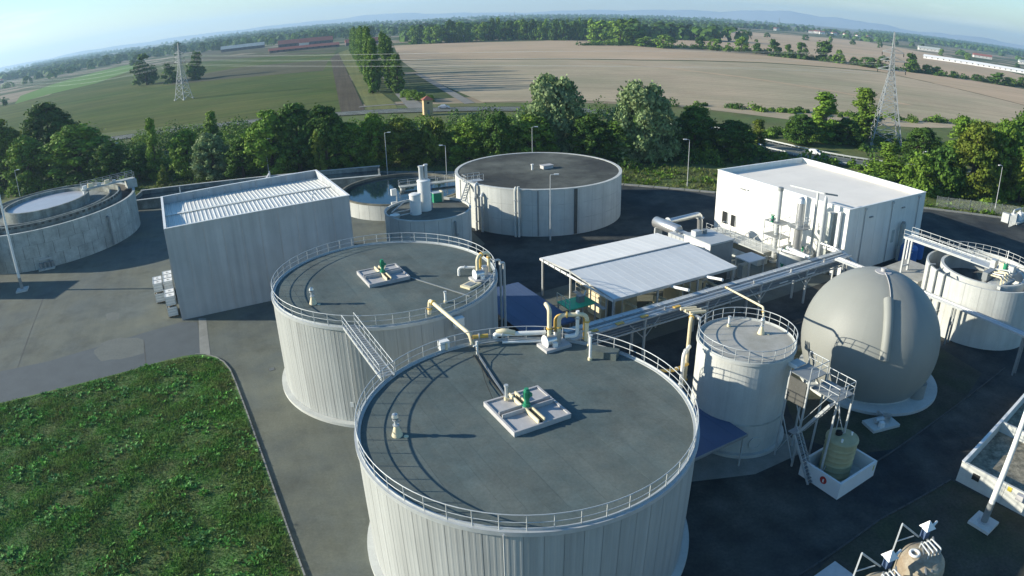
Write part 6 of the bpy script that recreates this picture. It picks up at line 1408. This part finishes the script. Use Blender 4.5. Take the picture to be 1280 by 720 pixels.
FARLEFT = [(-302, 540, 25.5, 25.9), (-608, 1063, 17.2, 22.8), (-271, 524, 15.5, 12.4), (-272, 530, 5.9, 6.2), (-250, 534, 20.8, 17.8), (-854, 1355, 22.2, 16.8), (-821, 1349, 15.2, 12.9), (-795, 1486, 14.6, 17.7), (-664, 1329, 27.6, 19.0), (-621, 1421, 12.0, 12.6), (-614, 1435, 12.1, 14.5), (-564, 1437, 10.3, 10.8), (-562, 1491, 16.0, 11.1), (-462, 542, 8.0, 6.6), (-858, 1297, 18.1, 14.5), (-871, 1360, 10.3, 11.3)]
FL = ['broad dark tree with forked trunk in the green field, biggest there', None, 'ragged tree between the broad dark tree and the field pylon', 'small bush at the foot of the ragged field tree', 'dark oval tree just beyond the field pylon']
for i, (x, y, h, w) in enumerate(FARLEFT): far_tree(x, y, h, w * 1.1, FL[i] if i < 5 and FL[i] else 'single small tree far out on the western fields', None if i < 5 and FL[i] else 'scattered trees on the western fields', 0)
EL = {0: 'tall dark tree of the clump that ends the big tan field, tallest pair', 2: 'broadest dark tree of the clump that ends the big tan field', 13: 'big rounded tree standing out in the field edge hedge', 18: 'dark squat tree in the field hedge directly behind the big pylon', 4: 'round lone bushy tree right of the clump'.replace('right of', 'just past')}
_w = _e = 0
for i, (x, y, h, w) in enumerate(FARHEDGE):
    if i in EL: lab_ = EL[i]
    elif i == 1: lab_ = 'smaller dark tree at the near end of the clump that ends the tan field'
    elif i == 3: lab_ = 'low leafy tree at the foot of the clump that ends the big tan field'
    elif i < 18: _w += 1; lab_ = nth(_w) + ' hedge tree between the lone bushy tree and the big lattice pylon'
    else: _e += 1; lab_ = nth(_e) + ' hedge tree east of the dark squat tree behind the big pylon'
    far_tree(x, y, h, w * 1.1, lab_, 'hedge trees along the far edge of the tan field')
for k in range(32):
    x = -118 + 225 * k / 31 + rng.uniform(-2, 2); y = 905 - 20 * math.sin(k * .3) + rng.uniform(-10, 12)
    far_tree(x, y, rng.uniform(17, 28), rng.uniform(10, 17), nth(k + 1) + ' tall tree from the poplar end of the dense row behind the tan field', 'tall trees in the dense row behind the tan field')
for k in range(30):
    f = (k + rng.random() * .8) / 30; far_tree(-640 + 560 * f + rng.uniform(-20, 20), 1280 + 120 * rng.random() + 90 * (1 - f), rng.uniform(12, 22), rng.uniform(11, 18), nth(k + 1) + ' tree from the western end of the broken line beyond the farm sheds', 'trees in the broken line beyond the farm sheds')
for k in range(18):
    f = (k + rng.random() * .8) / 18; far_tree(240 + 900 * f + rng.uniform(-15, 15), 1210 + 120 * math.sin(f * 5) - 340 * f * f, rng.uniform(8, 15), rng.uniform(9, 16), nth(k + 1) + ' tree from the clump end of the thin line across the far eastern fields', 'trees in the thin line across the far eastern fields')
# woods that read as one mass
def woods(name, bands, seed, leaf_m, size):
    r = np.random.default_rng(seed); Vs = []
    for (x0, x1, y0, y1, n, hh, gap) in bands:
        x = r.uniform(x0, x1, n); y = r.uniform(y0, y1, n) + .00002 * x * x * 0
        keep = lumps(x, y, gap, seed) > -.25; x, y = x[keep], y[keep]
        for px_, py_ in zip(x, y):
            k = 16; w = r.uniform(7, 12); h = hh * r.uniform(.65, 1.25); d = r.normal(size=(k, 3)); d[:, 2] = np.abs(d[:, 2]); d /= np.linalg.norm(d, axis=1)[:, None]
            p = np.array([px_, py_, h * .15]) + d * np.array([w, w, h * .8]); t = np.cross(d, r.normal(size=(k, 3))); t /= np.linalg.norm(t, axis=1)[:, None]; b = np.cross(d, t); s = size * r.uniform(.7, 1.3, k)[:, None]
            Vs.append(np.stack([p - t * s, p - b * s, p + t * s, p + b * s], 1).reshape(-1, 3))
    V = np.concatenate(Vs); return kind(put(name, raw_mesh(name, V, np.arange(len(V)).reshape(-1, 4), leaf_m)), 'stuff')
woods('far_woods', [(-150, 330, 940, 1150, 420, 20, .02), (-1500, 500, 1500, 1900, 900, 17, .006), (330, 900, 1800, 2300, 500, 16, .006), (-2400, 2600, 2300, 3000, 3000, 17, .004), (-4000, 4200, 3600, 4600, 4200, 18, .003), (-6500, 6500, 5000, 6600, 5200, 24, .002), (900, 2600, 1300, 1900, 160, 11, .01), (-2600, -900, 1400, 2400, 1500, 13, .008), (-3000, -800, 700, 1500, 420, 11, .01)], 71, LEAF['dark'], 5.2)
HG = spline([(85, 742), (143, 748), (200, 722), (257, 676), (296, 612), (362, 560), (406, 545), (480, 518)], 40); HC = []
for p in HG:
    if rng.random() < .75: s = rng.uniform(2.5, 5); HC.append((p[0] + rng.gauss(0, 4), p[1] + rng.gauss(0, 3), s, s * rng.uniform(.7, 1.3)))
clumps('field_hedge', HC, LEAF['dark'], 64, 60, 1.2)

# farms, sheds and houses far off
def barn(name, x, y, l, d, h, rz, wall, roof, label, group=None, rh=.35, cat='building'):
    t = thing(name, label, cat, (x, y, 0), rz, group)
    MB().bx(-l / 2, l / 2, -d / 2, d / 2, 0, h).build('wall', wall, t); e = .6; z = h + .02; rh = d * rh
    MB().add([(-l / 2 - e, -d / 2 - e, z), (l / 2 + e, -d / 2 - e, z), (l / 2 + e, 0, z + rh), (-l / 2 - e, 0, z + rh), (l / 2 + e, d / 2 + e, z), (-l / 2 - e, d / 2 + e, z)], [(0, 1, 2, 3), (3, 2, 4, 5), (0, 3, 5), (1, 4, 2)]).build('roof', roof, t)
    n = max(2, int(l / 8)); wm = MB().bx(-.9, .9, -.05, .05, 0, 1.3).mesh('window', M['glass'])
    for k in range(n): put('window', wm, t, (-l / 2 + (k + .5) * l / n, -d / 2 - .04, h * .45))
    return t
barn('farm_barn', -281, 953, 98, 15, 3.0, .36, M['dark_shed'], M['red_tile'], 'long low farm barn with dull red roof beyond the green field', None, .22)
barn('farm_barn', -205, 985, 46, 14, 4, .3, M['dark_shed'], M['red_tile'], 'second red roofed barn behind the poplar row')
barn('farm_house', -290, 985, 14, 11, 9, .3, M['house_white'], M['red_tile'], 'small pale farmhouse behind the long red barn', cat='house')
barn('farm_barn', -330, 1130, 90, 18, 6, .3, M['dark_shed'], M['red_tile'], 'brown farm buildings farther back than the long red barn')
barn('farm_barn', -480, 1230, 80, 16, 5, .3, M['dark_shed'], M['concrete_old'], 'dark long shed at the far west of the farm')
barn('farm_barn', -45, 960, 60, 14, 5, .1, M['dark_shed'], M['concrete_old'], 'grey roofed shed behind the poplar tops')
for k, (x, y, l) in enumerate(((640, 880, 95), (690, 830, 80), (735, 775, 60))): barn('crop_tunnel', x, y, l, 13, 3.0, -.72, M['plastic'], M['plastic'], ['westernmost of the long white crop tunnels', 'middle one of the long white crop tunnels', 'easternmost of the long white crop tunnels'][k], 'long white crop tunnels on the eastern fields', .22, 'tunnel')
for k, (x, y, l, r_) in enumerate(((900, 1340, 70, 0), (1010, 1290, 60, 1), (1120, 1270, 46, 0), (1180, 1210, 40, 1))): barn('farm_barn', x, y, l * .7, 12, 5, -.4, M['house_white'], M['red_tile'] if r_ else M['concrete_old'], 'pink walled farm building far out on the eastern plain', 'pink farm buildings far out on the eastern plain')
barn('church_tower', 1235, 1290, 7, 7, 24, .2, M['house_white'], M['red_tile'], 'white tower far out on the eastern plain', None, .8, 'tower')
for k in range(22):
    f = rng.random(); far_h = barn('far_house', 560 + 620 * f + rng.uniform(-40, 40), 2450 + rng.uniform(-160, 220) - 260 * f, rng.uniform(9, 22), rng.uniform(8, 12), rng.uniform(5, 8), rng.uniform(-.6, .6), M['house_white'], M['red_tile'], 'pale house of the far town beyond the woods', 'houses of the far town beyond the woods', .3, 'house')
for k in range(24):
    x = rng.uniform(-2300, -1000); barn('far_house', x, 1500 + rng.uniform(-500, 700) + (x + 1600) * -.35, rng.uniform(10, 30), rng.uniform(9, 16), rng.uniform(5, 9), rng.uniform(-.6, .6), rng.choice((M['house_white'], M['galv_dark'], M['dark_shed'])), rng.choice((M['red_tile'], M['concrete_old'])), 'building of the hazy town on the western skyline', 'buildings of the hazy town on the western skyline', .25, 'building')
barn('white_warehouse', -1080, 1700, 60, 30, 8, .3, M['house_white'], M['roof_white'], 'bright white warehouse roof in the western town', None, .1)

# ------------------------------------------------------------------ mountains and air
def ridge(name, dist, hfun, seed, n=160):
    r = np.random.default_rng(seed); az = np.linspace(R(-62), R(64), n); h = np.array([hfun(math.degrees(a)) for a in az])
    o = np.zeros(n)
    for f, am in ((5, .30), (11, .20), (23, .13), (47, .09), (90, .05)): o += am * np.sin(az * f * 2 + r.uniform(0, 6.28))
    h = np.maximum(12, h * (1 + .75 * o)); V = []
    for a, hh in zip(az, h):
        for dd, q in ((0, -.02), (350, .55), (800, 1.0), (1700, -.02)): V.append(((dist + dd) * math.sin(a), (dist + dd) * math.cos(a), hh * q if q > 0 else -.05))
    F = [(i * 4 + k, (i + 1) * 4 + k, (i + 1) * 4 + k + 1, i * 4 + k + 1) for i in range(n - 1) for k in range(3)]
    me = raw_mesh(name, np.array(V), np.array(F), mat('mountain_rock', (.34, .36, .38), .95, .2, .001)); kind(put(name, me), 'structure')
ridge('mountains', 9500, lambda a: 40 + 95 * math.exp(-((a - 26) / 15) ** 2) + 50 * math.exp(-((a + 8) / 10) ** 2) + 40 * math.exp(-((a + 34) / 5) ** 2), 5)
HZ = bpy.data.materials.new('haze'); HZ.use_nodes = True; N = HZ.node_tree.nodes
N.remove(N['Principled BSDF']); pv = N.new('ShaderNodeVolumePrincipled'); pv.inputs['Color'].default_value = (.52, .76, 1.0, 1); pv.inputs['Density'].default_value = .00013; pv.inputs['Anisotropy'].default_value = .25
HZ.node_tree.links.new(pv.outputs[0], N['Material Output'].inputs['Volume'])
kind(MB().bx(-B - 200, B + 200, -700, B + 200, -1.2, 300).build('haze', HZ), 'stuff')
